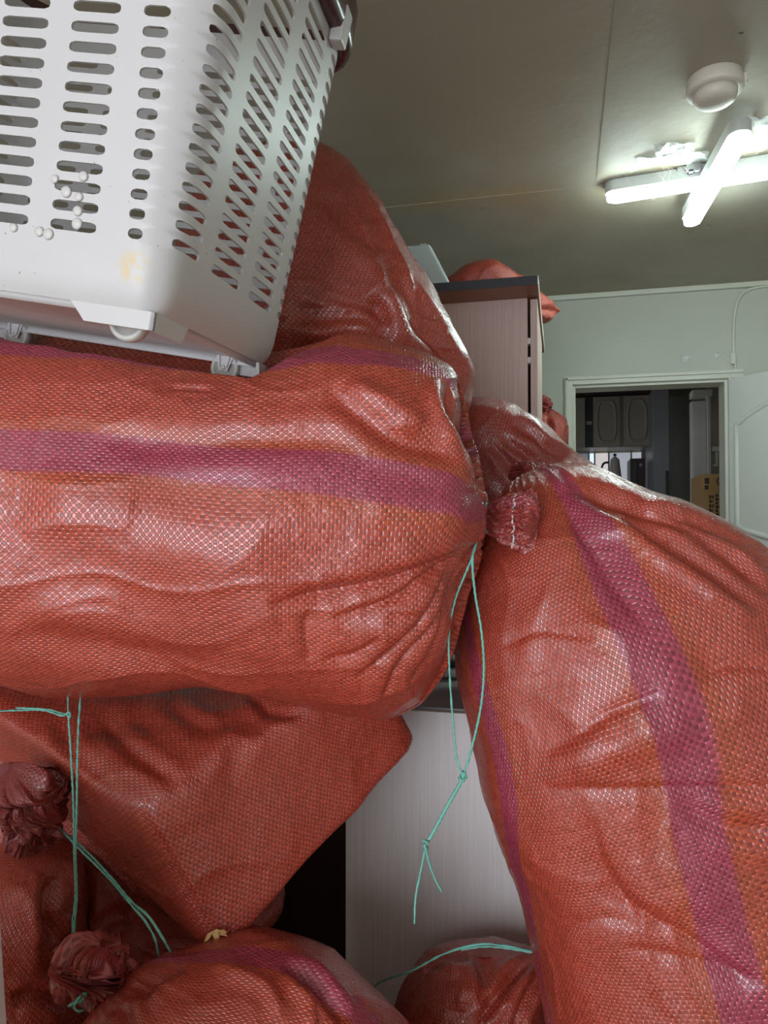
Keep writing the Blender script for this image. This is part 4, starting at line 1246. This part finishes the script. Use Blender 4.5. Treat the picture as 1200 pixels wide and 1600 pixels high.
tube('twine_knot', W3([(660, 1313, .887), (669, 1316, .884), (661, 1322, .890), (670, 1325, .885), (661, 1329, .889), (667, 1331, .884), (663, 1318, .886)]), .0020, MAT_TWINE, o, 10, twist=120)
tube('twine_tail', W3([(664, 1328, .888), (658, 1358, .889), (650, 1398, .89), (648, 1425, .89), (648, 1443, .89)]), .0017, MAT_TWINE, o, 10, twist=170)
tube('twine_tail', W3([(666, 1328, .888), (671, 1350, .889), (680, 1374, .89), (690, 1393, .89)]), .0017, MAT_TWINE, o, 10, twist=170)

register_obj_list([x for x in bpy.data.objects if x.type == 'MESH' and x.parent in (tc, lcab, dk, ap)])
HARD.append((BVHTree.FromPolygons([(-3, -3, -.5), (3, -3, -.5), (3, 6, -.5), (-3, 6, -.5), (-3, -3, 0), (3, -3, 0), (3, 6, 0), (-3, 6, 0)],
             [(3, 2, 1, 0), (4, 5, 6, 7), (0, 1, 5, 4), (1, 2, 6, 5), (2, 3, 7, 6), (3, 0, 4, 7)]), np.array([-3, -3, -.5]), np.array([3, 6, 0])))

# --- right leaning sack
DS = 1.04
rsk = sack_thing('woven_sack', 'tall red woven sack with two magenta stripes leaning at the right', tuple(P(1100, 2200, 1.1)))
ST = [(822, 754, 848, 746, 1.20, .018), (800, 767, 872, 744, 1.20, .05), (765, 802, 912, 752, 1.19, .10), (735, 862, 974, 772, 1.17, .15), (716, 937, 1050, 802, 1.15, .185), (714, 1012, 1122, 828, 1.13, .20),
      (723, 1085, 1186, 878, 1.11, .21), (745, 1180, 1258, 956, 1.09, .215), (768, 1285, 1320, 1080, 1.08, .22), (803, 1390, 1380, 1215, 1.07, .22), (833, 1490, 1420, 1380, 1.06, .22), (858, 1610, 1445, 1550, 1.06, .22),
      (885, 1760, 1465, 1740, 1.06, .22), (915, 1960, 1480, 1960, 1.06, .21), (950, 2120, 1470, 2130, 1.06, .17), (1000, 2210, 1430, 2220, 1.06, .11)]
CR = [('s', 12, .013, [(880, 762), (950, 800), (1040, 856), (1110, 905), (1190, 960)]),
      ('v', 10, .010, [(905, 758), (985, 790), (1070, 825), (1150, 878), (1215, 935)]),
      ('r', 10, .008, [(960, 775), (1050, 808), (1130, 852), (1200, 898)]),
      ('v', 9, .009, [(1010, 790), (1090, 820), (1160, 858), (1220, 905)]),
      ('l', 6, .009, [(862, 765), (905, 830), (960, 920), (1010, 990)]),
      ('l', 3, .006, [(1210, 1224), (1080, 1230), (960, 1232), (846, 1226)]),
      ('b', 34, .009, [(880, 1195), (960, 1168), (1050, 1140)]),
      ('l', 5, .008, [(850, 1180), (905, 1150), (960, 1115), (1035, 1085)]),
      ('l', 5, .009, [(1180, 1545), (1080, 1466), (1010, 1428), (965, 1388), (940, 1330)]),
      ('l', 4, .007, [(1000, 1440), (942, 1360), (926, 1280)]),
      ('l', 5, .006, [(1200, 1538), (1080, 1500), (970, 1478)]),
      ('v', 18, .006, [(1060, 1250), (1130, 1290), (1220, 1300)]),
      ('l', 4, .004, [(860, 1470), (930, 1440), (1010, 1450)]),
      ('b', 60, .008, [(960, 1000), (1040, 1060)]),
      ('l', 5, .006, [(1090, 1060), (1150, 1040), (1230, 1050)]),
      ('b', 40, -.006, [(860, 1040), (930, 1050)]),
      ('l', 4, .005, [(780, 1010), (850, 988), (930, 1000)])]
o, RV = make_sack('cloth_body', ST, 430, 430, 2.4, creases=CR, parent=rsk, lump=.011, wr=.0024, gather=.010, gk=17, mode='start', gspan=.28, seed=5,
                  stripes=[([(905, 780), (945, 870), (985, 960), (1025, 1040), (1050, 1110), (1075, 1230), (1100, 1350), (1130, 1470), (1160, 1580)], .050),
                           ([(728, 960), (740, 1030), (762, 1110), (785, 1200), (800, 1280), (815, 1380), (835, 1480), (860, 1590)], .042)])
tuft('tied_neck', [P(838, 748, 1.20), P(832, 742, 1.22), P(822, 738, 1.25), P(812, 742, 1.28)], [.012, .012, .017, .020], o, folds=7, seed=6, amp=.2, crumple=.003)

DS = 1.0
# --- rear sack above and behind
rr_ = sack_thing('woven_sack', 'dark red woven sack rising behind the basket against the ceiling', tuple(P(480, 800, 1.42)))
ST = [(380, 236, 470, 226, 1.42, .02), (340, 262, 530, 244, 1.42, .08), (305, 310, 580, 300, 1.42, .14), (285, 380, 622, 376, 1.42, .17), (275, 450, 664, 448, 1.42, .185), (270, 510, 700, 515, 1.42, .185),
      (270, 560, 722, 562, 1.42, .17), (275, 610, 735, 590, 1.42, .15), (290, 690, 725, 660, 1.42, .14), (330, 760, 700, 740, 1.42, .10), (400, 810, 640, 800, 1.42, .04)]
CR = [('s', 14, .016, [(450, 505), (500, 500), (560, 497), (592, 520)]), ('r', 16, .012, [(470, 475), (540, 480), (590, 505), (600, 545)]),
      ('v', 14, .012, [(590, 550), (596, 500), (580, 470)]), ('r', 12, .012, [(545, 262), (585, 330), (635, 420), (690, 505), (720, 570)]),
      ('s', 16, .012, [(520, 300), (570, 360), (610, 430), (640, 500), (690, 550)]), ('v', 14, .010, [(500, 300), (540, 350), (590, 400)]),
      ('v', 10, .008, [(640, 500), (680, 540), (720, 585)])]
o, QV = make_sack('cloth_body', ST, 260, 300, 2.2, creases=CR, parent=rr_, lump=.014, wr=.004, seed=9)

# --- sack on the low cabinet behind, glossy top
gs = sack_thing('woven_sack', 'red woven sack with glossy silvery top on the low cabinet behind', tuple(P(820, 1107, 1.66)))
ST = [(722, 622, 752, 628, 1.62, .02), (700, 632, 790, 642, 1.62, .08), (680, 655, 838, 683, 1.61, .13), (672, 690, 880, 710, 1.60, .15), (668, 740, 925, 735, 1.60, .16), (668, 810, 965, 790, 1.60, .165),
      (682, 880, 990, 880, 1.61, .165), (712, 960, 1000, 960, 1.61, .165), (728, 1030, 1005, 1040, 1.61, .155), (740, 1080, 990, 1085, 1.61, .12), (760, 1102, 960, 1104, 1.61, .07)]
CR = [('v', 10, .012, [(800, 660), (850, 705), (890, 740)]), ('v', 10, .012, [(780, 680), (830, 720), (860, 745)]), ('r', 9, .010, [(815, 680), (860, 715), (905, 745)]),
      ('v', 9, .010, [(765, 690), (800, 730), (830, 760)]), ('r', 8, .010, [(830, 668), (880, 708), (930, 738)])]
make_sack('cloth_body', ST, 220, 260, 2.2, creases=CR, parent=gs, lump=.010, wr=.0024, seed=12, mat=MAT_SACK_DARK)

DS = 1.05
# --- boxy sack at the lower left with a corner towards the viewer
bx = sack_thing('woven_sack', 'bulky boxy red woven sack with torn yellow corner below the striped sack', tuple(P(340, 1468, 1.0)))
def box_sack(cn, k=9.0, n=110, seed=0, parent=None, mat=None, creases=(), lump=.010, wr=.0024):
    """cn: 8 corner points indexed [i][j][k] (0/1 each); a stuffed box with soft edges"""
    cn = np.asarray(cn, float)
    bm_v = []; faces = []; uvs = []
    g = np.linspace(-1, 1, n)
    gg = np.sign(g) * (1 - (1 - np.abs(g)) ** 1.25)
    off = 0
    for ax in range(3):
        for sg in (-1, 1):
            X, Y = np.meshgrid(gg, gg, indexing='ij')
            p = np.zeros((n, n, 3)); p[..., ax] = sg; p[..., (ax + 1) % 3] = X; p[..., (ax + 2) % 3] = Y
            nrm_ = (np.abs(p) ** k).sum(-1, keepdims=True) ** (1 / k)
            pb = p / nrm_
            t = (pb * 1.06 + 1) / 2
            V = 0
            for i in (0, 1):
                for j in (0, 1):
                    for l in (0, 1):
                        w = (t[..., 0] if i else 1 - t[..., 0]) * (t[..., 1] if j else 1 - t[..., 1]) * (t[..., 2] if l else 1 - t[..., 2])
                        V = V + w[..., None] * cn[i, j, l]
            idx = np.arange(n * n).reshape(n, n) + off
            q = np.stack([idx[:-1, :-1], idx[1:, :-1], idx[1:, 1:], idx[:-1, 1:]], -1).reshape(-1, 4)
            if sg < 0: q = q[:, ::-1]
            faces.append(q); bm_v.append(V.reshape(-1, 3)); off += n * n
            du = np.linalg.norm(np.diff(V, axis=0), axis=2).mean(1); dv_ = np.linalg.norm(np.diff(V, axis=1), axis=2).mean(0)
            uu = np.concatenate([[0], np.cumsum(du)]); vv = np.concatenate([[0], np.cumsum(dv_)])
            U_, V_ = np.meshgrid(uu, vv, indexing='ij')
            uvs.append(np.stack([V_, U_] if ax == 1 else [U_, V_], -1).reshape(-1, 2))
    V = np.concatenate(bm_v); Fq = np.concatenate(faces); UV = np.concatenate(uvs)
    c0_ = V.mean(0)
    f0 = Fq[len(Fq) // 12]
    if np.cross(V[f0[1]] - V[f0[0]], V[f0[2]] - V[f0[0]]) @ (V[f0[0]] - c0_) < 0: Fq = Fq[:, ::-1]
    me = bpy.data.meshes.new('cloth_body'); me.from_pydata(V.tolist(), [], Fq.tolist())
    uvl = me.uv_layers.new(name='cloth'); uvl.data.foreach_set('uv', UV[Fq.reshape(-1)].reshape(-1))
    bm = bmesh.new(); bm.from_mesh(me); bmesh.ops.remove_doubles(bm, verts=bm.verts, dist=2e-5); bmesh.ops.recalc_face_normals(bm, faces=bm.faces); bm.normal_update()
    bm.verts.ensure_lookup_table()
    V = np.array([v.co for v in bm.verts]); nn = np.array([v.normal for v in bm.verts])
    q = V + seed
    D = lump * 2 * (fbm(q * 7, 2) - .5)
    warp = np.stack([vnoise(q * 9 + 5), vnoise(q * 9 + 9), vnoise(q * 9 + 13)], -1)
    creases = [(a_, b_, .55 * c_, d_) for a_, b_, c_, d_ in creases]
    D += wr * (ridge(q * np.array([6, 10, 14.0]) + warp) ** 3 - .3) + wr * .25 * (ridge(q * 45 + 2 * warp) ** 2 - .3)
    vis = (nn * (CAM - V)).sum(1) > 0
    px, py, _ = project(V)
    px = px + 7 * (vnoise(q * 22) - .5); py = py + 7 * (vnoise(q * 22 + 40) - .5)
    for kind, w, dep, poly in creases:
        d, sd, fr = seg_dist(px, py, spline(poly, 20)); x = d / w
        end = np.clip(np.minimum(fr, 1 - fr) * 5, 0, 1) ** .7
        D += vis * end * {'v': -dep * np.exp(-x * x) + .45 * dep * np.exp(-(x - 1.9) ** 2 / 1.2), 'r': dep * np.exp(-np.abs(x) ** 1.4), 's': dep * sd * x * np.exp(-x * x / 3), 'b': dep * np.exp(-x * x)}[kind]
    V = dent(V + nn * D[:, None])
    for v, c in zip(bm.verts, V): v.co = c
    bm.to_mesh(me); bm.free()
    at = me.color_attributes.new('stripe', 'FLOAT_COLOR', 'POINT')
    cc = np.zeros((len(me.vertices), 4)); cc[:, 3] = 1; at.data.foreach_set('color', cc.reshape(-1))
    o = link('cloth_body', me, mat or MAT_SACK, parent)
    register(V, [tuple(p.vertices) for p in me.polygons])
    return o
A_ = P(342, 1490, .96); B_ = P(222, 1258, .93); C_ = P(646, 1158, 1.16); D_ = P(575, 1040, 1.12)
A2 = P(10, 1185, 1.22); B2 = P(-60, 1075, 1.08); C2 = P(420, 1150, 1.48); D2 = P(330, 1010, 1.36)
cn = np.zeros((2, 2, 2, 3))          # i: 0 far end, 1 near end; j: 0 lower/right edge, 1 upper; k: 0 left, 1 right
cn[1, 0, 0], cn[1, 1, 0], cn[1, 0, 1], cn[1, 1, 1] = A_, B_, C_, D_
cn[0, 0, 0], cn[0, 1, 0], cn[0, 0, 1], cn[0, 1, 1] = A2, B2, C2, D2
CR = [('v', 12, .010, [(160, 1110), (190, 1160), (240, 1200), (280, 1230)]), ('v', 14, .008, [(90, 1120), (120, 1180), (180, 1230)]), ('r', 18, .010, [(230, 1085), (290, 1110), (350, 1130)]),
      ('v', 12, .008, [(250, 1080), (310, 1140), (400, 1120)]), ('s', 12, .010, [(430, 1075), (370, 1150), (340, 1220)]), ('v', 10, .008, [(380, 1080), (430, 1110), (480, 1118)]),
      ('r', 6, .007, [(236, 1268), (270, 1320), (310, 1400), (336, 1455)]), ('v', 16, .008, [(130, 1150), (210, 1130), (250, 1150)])]
ob = box_sack(cn, 14.0, 150, 3.0, bx, None, CR)
# torn corner showing the straw-coloured filling
sc = bmesh.new()
tc_ = P(338, 1464, .945)
for k in range(9):
    a = rs.uniform(-1, 1); p0 = Vector(tc_) + Vector(RT) * (a * .010) + Vector(UP) * rs.uniform(-.006, .010)
    e_ = Vector(RT) * rs.uniform(-.010, .010) + Vector(UP) * rs.uniform(-.014, .004) - Vector(FW) * rs.uniform(.002, .007)
    w_ = Vector(RT) * .0045 + Vector(UP) * rs.uniform(-.003, .003)
    vs = [sc.verts.new(p) for p in (p0 - w_, p0 + w_, p0 + w_ * .6 + e_, p0 - w_ * .7 + e_)]
    sc.faces.new(vs)
so = from_bm('torn_corner', sc, MAT_SCRAP, ob); so['label'] = 'straw-coloured torn corner'
so.modifiers.new('t', 'SOLIDIFY').thickness = .0015

DS = 1.0
# --- front bottom sack with its own neck
fs_ = sack_thing('woven_sack', 'red woven sack at the bottom centre with crumpled neck at its left', tuple(P(520, 2350, .95)))
ST = [(150, 1575, 172, 1548, .97, .018), (150, 1600, 200, 1530, .97, .04), (140, 1660, 262, 1500, .96, .09), (135, 1740, 345, 1490, .95, .14), (135, 1840, 440, 1492, .95, .16), (150, 1940, 520, 1520, .95, .17), (175, 2040, 600, 1590, .95, .175),
      (215, 2140, 680, 1690, .95, .175), (265, 2230, 750, 1830, .95, .17), (320, 2310, 800, 2000, .95, .16), (380, 2380, 830, 2180, .95, .13), (450, 2420, 800, 2330, .95, .08)]
CR = [('v', 12, .010, [(215, 1560), (240, 1530), (290, 1505)]), ('r', 14, .008, [(330, 1510), (410, 1540), (450, 1600)]), ('v', 10, .010, [(440, 1505), (500, 1540), (540, 1600)]),
      ('v', 10, .008, [(190, 1570), (200, 1590), (205, 1620)]), ('s', 9, .006, [(455, 1530), (490, 1560), (500, 1610)])]
o, FV = make_sack('cloth_body', ST, 260, 300, 2.2, creases=CR, parent=fs_, lump=.010, wr=.0024, gather=.008, gk=13, mode='start', gspan=.3, seed=15,
                  stripes=[([(470, 1508), (520, 1545), (575, 1600), (640, 1680)], .042)])
tuft('tied_neck', [P(158, 1562, .955), P(154, 1552, .945), P(146, 1532, .935), P(150, 1508, .94)], [.018, .019, .036, .040], o, folds=4, seed=9, amp=.30, crumple=.022, cfreq=21.0, dome=0.7)
tube('tie_twine', W3([(108, 1572, .915), (118, 1566, .905), (128, 1563, .90), (134, 1552, .905), (124, 1558, .90), (116, 1575, .90), (124, 1580, .90), (130, 1578, .905)]), .0022, MAT_TWINE, o, 10, twist=150)

# --- left bottom sack, standing
ls = sack_thing('woven_sack', 'shadowed red woven sack at the lower left with floppy dark neck', tuple(P(0, 2300, 1.08)))
ST = [(15, 1312, 62, 1318, 1.10, .02), (-20, 1330, 92, 1320, 1.10, .05), (-80, 1360, 116, 1345, 1.10, .09), (-130, 1410, 124, 1410, 1.10, .12), (-160, 1490, 126, 1490, 1.10, .13), (-170, 1600, 140, 1600, 1.10, .135), (-170, 1800, 150, 1800, 1.10, .135),
      (-165, 2000, 150, 2000, 1.10, .13), (-140, 2130, 130, 2130, 1.10, .11), (-90, 2205, 90, 2205, 1.10, .06)]
CR = [('v', 10, .012, [(85, 1370), (72, 1420), (85, 1470)]), ('r', 12, .010, [(108, 1340), (112, 1400), (104, 1460)]), ('v', 12, .010, [(20, 1560), (60, 1552), (110, 1570)]), ('r', 20, .010, [(40, 1380), (50, 1450), (55, 1520)])]
o, LV = make_sack('cloth_body', ST, 220, 260, 2.2, creases=CR, parent=ls, lump=.010, wr=.0024, seed=21)
tuft('tied_neck', [P(40, 1322, 1.10), P(42, 1306, 1.06), P(44, 1276, 1.03), P(32, 1240, 1.02)], [.020, .024, .042, .044], o, folds=4, seed=13, amp=.30, crumple=.024, cfreq=20.0, dome=0.7, mat=MAT_TUFT_DARK)

# --- sack with a shiny fold behind them
bsk = sack_thing('woven_sack', 'creased red woven sack with shiny pointed fold behind the hanging left twine', tuple(P(240, 2100, 1.3)))
ST = [(124, 1328, 136, 1328, 1.24, .006), (112, 1350, 152, 1345, 1.24, .02), (100, 1400, 192, 1395, 1.24, .05), (92, 1440, 214, 1436, 1.25, .075), (80, 1475, 262, 1468, 1.26, .09), (70, 1520, 330, 1500, 1.27, .10), (60, 1600, 350, 1590, 1.28, .11),
      (60, 1760, 370, 1760, 1.29, .12), (80, 1920, 360, 1920, 1.29, .11), (120, 2020, 320, 2020, 1.29, .07)]
CR = [('r', 8, .010, [(134, 1335), (170, 1380), (205, 1430)]), ('v', 10, .012, [(128, 1340), (135, 1400), (128, 1450)]), ('s', 10, .010, [(150, 1460), (190, 1440), (212, 1450)]), ('v', 10, .010, [(215, 1470), (260, 1490), (310, 1500)])]
make_sack('cloth_body', ST, 200, 240, 2.1, creases=CR, parent=bsk, lump=.008, wr=.0024, seed=25)

bk = sack_thing('woven_sack', 'red woven sack in deep shadow at the far left behind the other sacks', tuple(P(60, 2000, 1.6)))
ST = [(-120, 960, 120, 960, 1.58, .03), (-200, 1000, 230, 1000, 1.58, .09), (-240, 1080, 280, 1080, 1.58, .13), (-250, 1300, 300, 1300, 1.58, .14), (-250, 1550, 300, 1550, 1.58, .14), (-240, 1700, 290, 1700, 1.58, .12), (-200, 1780, 240, 1780, 1.58, .06)]
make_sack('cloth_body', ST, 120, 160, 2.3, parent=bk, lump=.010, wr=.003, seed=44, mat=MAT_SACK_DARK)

# --- narrow sack in the dark gap
gp = sack_thing('woven_sack', 'narrow dark red sack fold in the gap left of the low cabinet', tuple(P(380, 2000, 1.42)))
ST = [(410, 1362, 436, 1372, 1.40, .012), (380, 1385, 444, 1392, 1.40, .03), (350, 1420, 438, 1424, 1.40, .05), (335, 1455, 418, 1452, 1.40, .06), (325, 1500, 410, 1498, 1.40, .07), (318, 1620, 420, 1620, 1.40, .08), (318, 1800, 425, 1800, 1.40, .08), (340, 1900, 400, 1900, 1.40, .04)]
CR = [('s', 8, .010, [(380, 1490), (395, 1450), (430, 1400)]), ('v', 7, .008, [(372, 1500), (374, 1470), (380, 1440)])]
gpo, GV = make_sack('cloth_body', ST, 160, 200, 2.1, creases=CR, parent=gp, lump=.006, wr=.003, seed=28, mat=MAT_SACK_DARK)
tube('stitch_thread', W3([(380, 1502, 1.33), (379, 1480, 1.335), (382, 1455, 1.34)]), .0011, MAT_THREAD, gpo, 6)

# --- small sack at the bottom right before the cabinet
sm = sack_thing('woven_sack', 'small red woven sack tied with teal twine before the low cabinet', tuple(P(740, 2050, 1.22)))
ST = [(735, 1486, 800, 1484, 1.28, .02), (690, 1492, 835, 1490, 1.28, .05), (655, 1508, 850, 1505, 1.28, .08), (632, 1535, 852, 1535, 1.28, .10), (615, 1580, 850, 1580, 1.28, .115), (602, 1660, 842, 1660, 1.28, .12), (600, 1800, 835, 1800, 1.28, .12), (615, 1930, 825, 1930, 1.28, .11), (660, 2010, 800, 2010, 1.28, .07)]
CR = [('v', 9, .012, [(830, 1500), (790, 1540), (745, 1600)]), ('v', 8, .010, [(848, 1520), (820, 1570), (800, 1620)]), ('r', 12, .010, [(690, 1500), (720, 1530), (715, 1580)]), ('s', 10, .010, [(735, 1495), (752, 1530), (745, 1570)]), ('v', 9, .008, [(660, 1510), (700, 1500), (730, 1494)])]
o, SV = make_sack('cloth_body', ST, 200, 240, 2.2, creases=CR, parent=sm, lump=.009, wr=.0024, seed=31)
tube('tie_twine', W3([(570, 1560, 1.24), (592, 1536, 1.20), (645, 1516, 1.15), (690, 1492, 1.15), (725, 1480, 1.15), (760, 1475, 1.15), (800, 1480, 1.15), (835, 1488, 1.15), (850, 1493, 1.17)]), .0019, MAT_TWINE, o, 10, twist=150)
tube('tie_twine', W3([(720, 1484, 1.152), (760, 1479, 1.152), (800, 1483, 1.152), (840, 1490, 1.152)]), .0017, MAT_TWINE, o, 10, twist=150)

# --- sack lying on the tall cabinet, and the one by the door
tp = sack_thing('woven_sack', 'red sack lying on the tall cabinet with pointed corner overhanging right', tuple(at_y(770, 432, Yt + 0.4)))
yq = Yt + 0.44
dq = float((np.array(at_y(770, 432, yq)) - CAM) @ FW)
ST = [(660, 446, 660, 452, dq, .01), (700, 436, 700, 468, dq, .08), (725, 422, 725, 478, dq, .13), (755, 417, 755, 482, dq, .15), (790, 430, 790, 484, dq, .14), (822, 448, 822, 500, dq, .11), (842, 458, 842, 506, dq, .07), (858, 470, 858, 500, dq, .035), (868, 479, 868, 492, dq, .012), (876, 483, 876, 486, dq, .003)]
make_sack('cloth_body', ST, 160, 180, 2.2, creases=[('v', 5, .010, [(845, 486), (860, 487), (874, 485)])], parent=tp, lump=.010, wr=.005, seed=35, stripes=())
dd_ = 2.75
hb = sack_thing('woven_sack', 'dark red tied sack standing by the door frame behind the cabinet', tuple(P(858, 1340, dd_)))
ST = [(846, 640, 860, 638, dd_, .02), (836, 646, 868, 646, dd_, .05), (820, 655, 880, 660, dd_, .10), (806, 680, 886, 680, dd_, .13), (804, 740, 884, 740, dd_, .14), (804, 860, 884, 860, dd_, .14), (806, 1050, 884, 1050, dd_, .14), (812, 1290, 880, 1290, dd_, .13), (824, 1385, 870, 1385, dd_, .08)]
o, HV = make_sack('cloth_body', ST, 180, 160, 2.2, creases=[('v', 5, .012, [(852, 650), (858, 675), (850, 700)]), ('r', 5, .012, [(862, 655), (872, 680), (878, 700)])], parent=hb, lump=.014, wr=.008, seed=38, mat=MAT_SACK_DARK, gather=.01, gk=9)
tuft('tied_neck', [P(853, 646, dd_), P(852, 640, dd_), P(850, 634, dd_ - .02), P(846, 631, dd_ - .03)], [.020, .018, .026, .030], o, folds=7, seed=17, m=120, n=40)

DS = 1.05
# --- loose twines over the left pile
tw = tag(empty('twine', tuple(P(117, 1480, .90))), 'teal twine hanging straight down over the boxy sack at left', 'twine')
tube('strand', W3([(104, 1060, .99), (106, 1086, .955), (107, 1115, .93), (111, 1180, .905), (115, 1260, .90), (116, 1330, .90), (118, 1400, .92), (114, 1440, .93), (112, 1482, .93)]), .0017, MAT_TWINE, tw, 10, twist=160)
tube('strand', W3([(124, 1060, .99), (126, 1086, .955), (123, 1130, .93), (121, 1190, .905), (120, 1260, .897), (118, 1330, .898), (120, 1400, .918), (117, 1440, .928), (115, 1482, .93)]), .0017, MAT_TWINE, tw, 10, twist=160)
tube('knotted_end', W3([(-20, 1112, 1.0), (30, 1110, .96), (70, 1110, .935), (100, 1118, .925), (108, 1113, .922), (110, 1120, .926), (102, 1116, .93), (75, 1109, .935), (25, 1106, .955)]), .0015, MAT_TWINE, tw, 10, twist=160)
t2 = tag(empty('twine', tuple(P(250, 1500, .93))), 'teal twine running diagonally below the boxy sack to the bottom sack', 'twine')
tube('strand', W3([(86, 1290, 1.02), (130, 1325, .99), (175, 1372, .96), (205, 1408, .93), (232, 1432, .915), (252, 1462, .91), (273, 1500, .93)]), .0017, MAT_TWINE, t2, 10, twist=160)
tube('strand', W3([(86, 1285, 1.02), (120, 1322, .99), (172, 1374, .96), (202, 1410, .93), (226, 1438, .915), (240, 1462, .91), (249, 1500, .93)]), .0017, MAT_TWINE, t2, 10, twist=160)
t3 = tag(empty('twine', tuple(P(338, 1490, 1.0))), 'short dark teal twine bow under the torn yellow corner', 'twine')
tube('strand', W3([(326, 1502, .97), (335, 1490, .975), (346, 1480, .98), (350, 1477, .985)]), .0026, MAT_TWINE, t3, 10, twist=100)
tube('strand', W3([(326, 1504, .97), (338, 1494, .972), (350, 1480, .98)]), .0022, MAT_TWINE, t3, 10, twist=100)
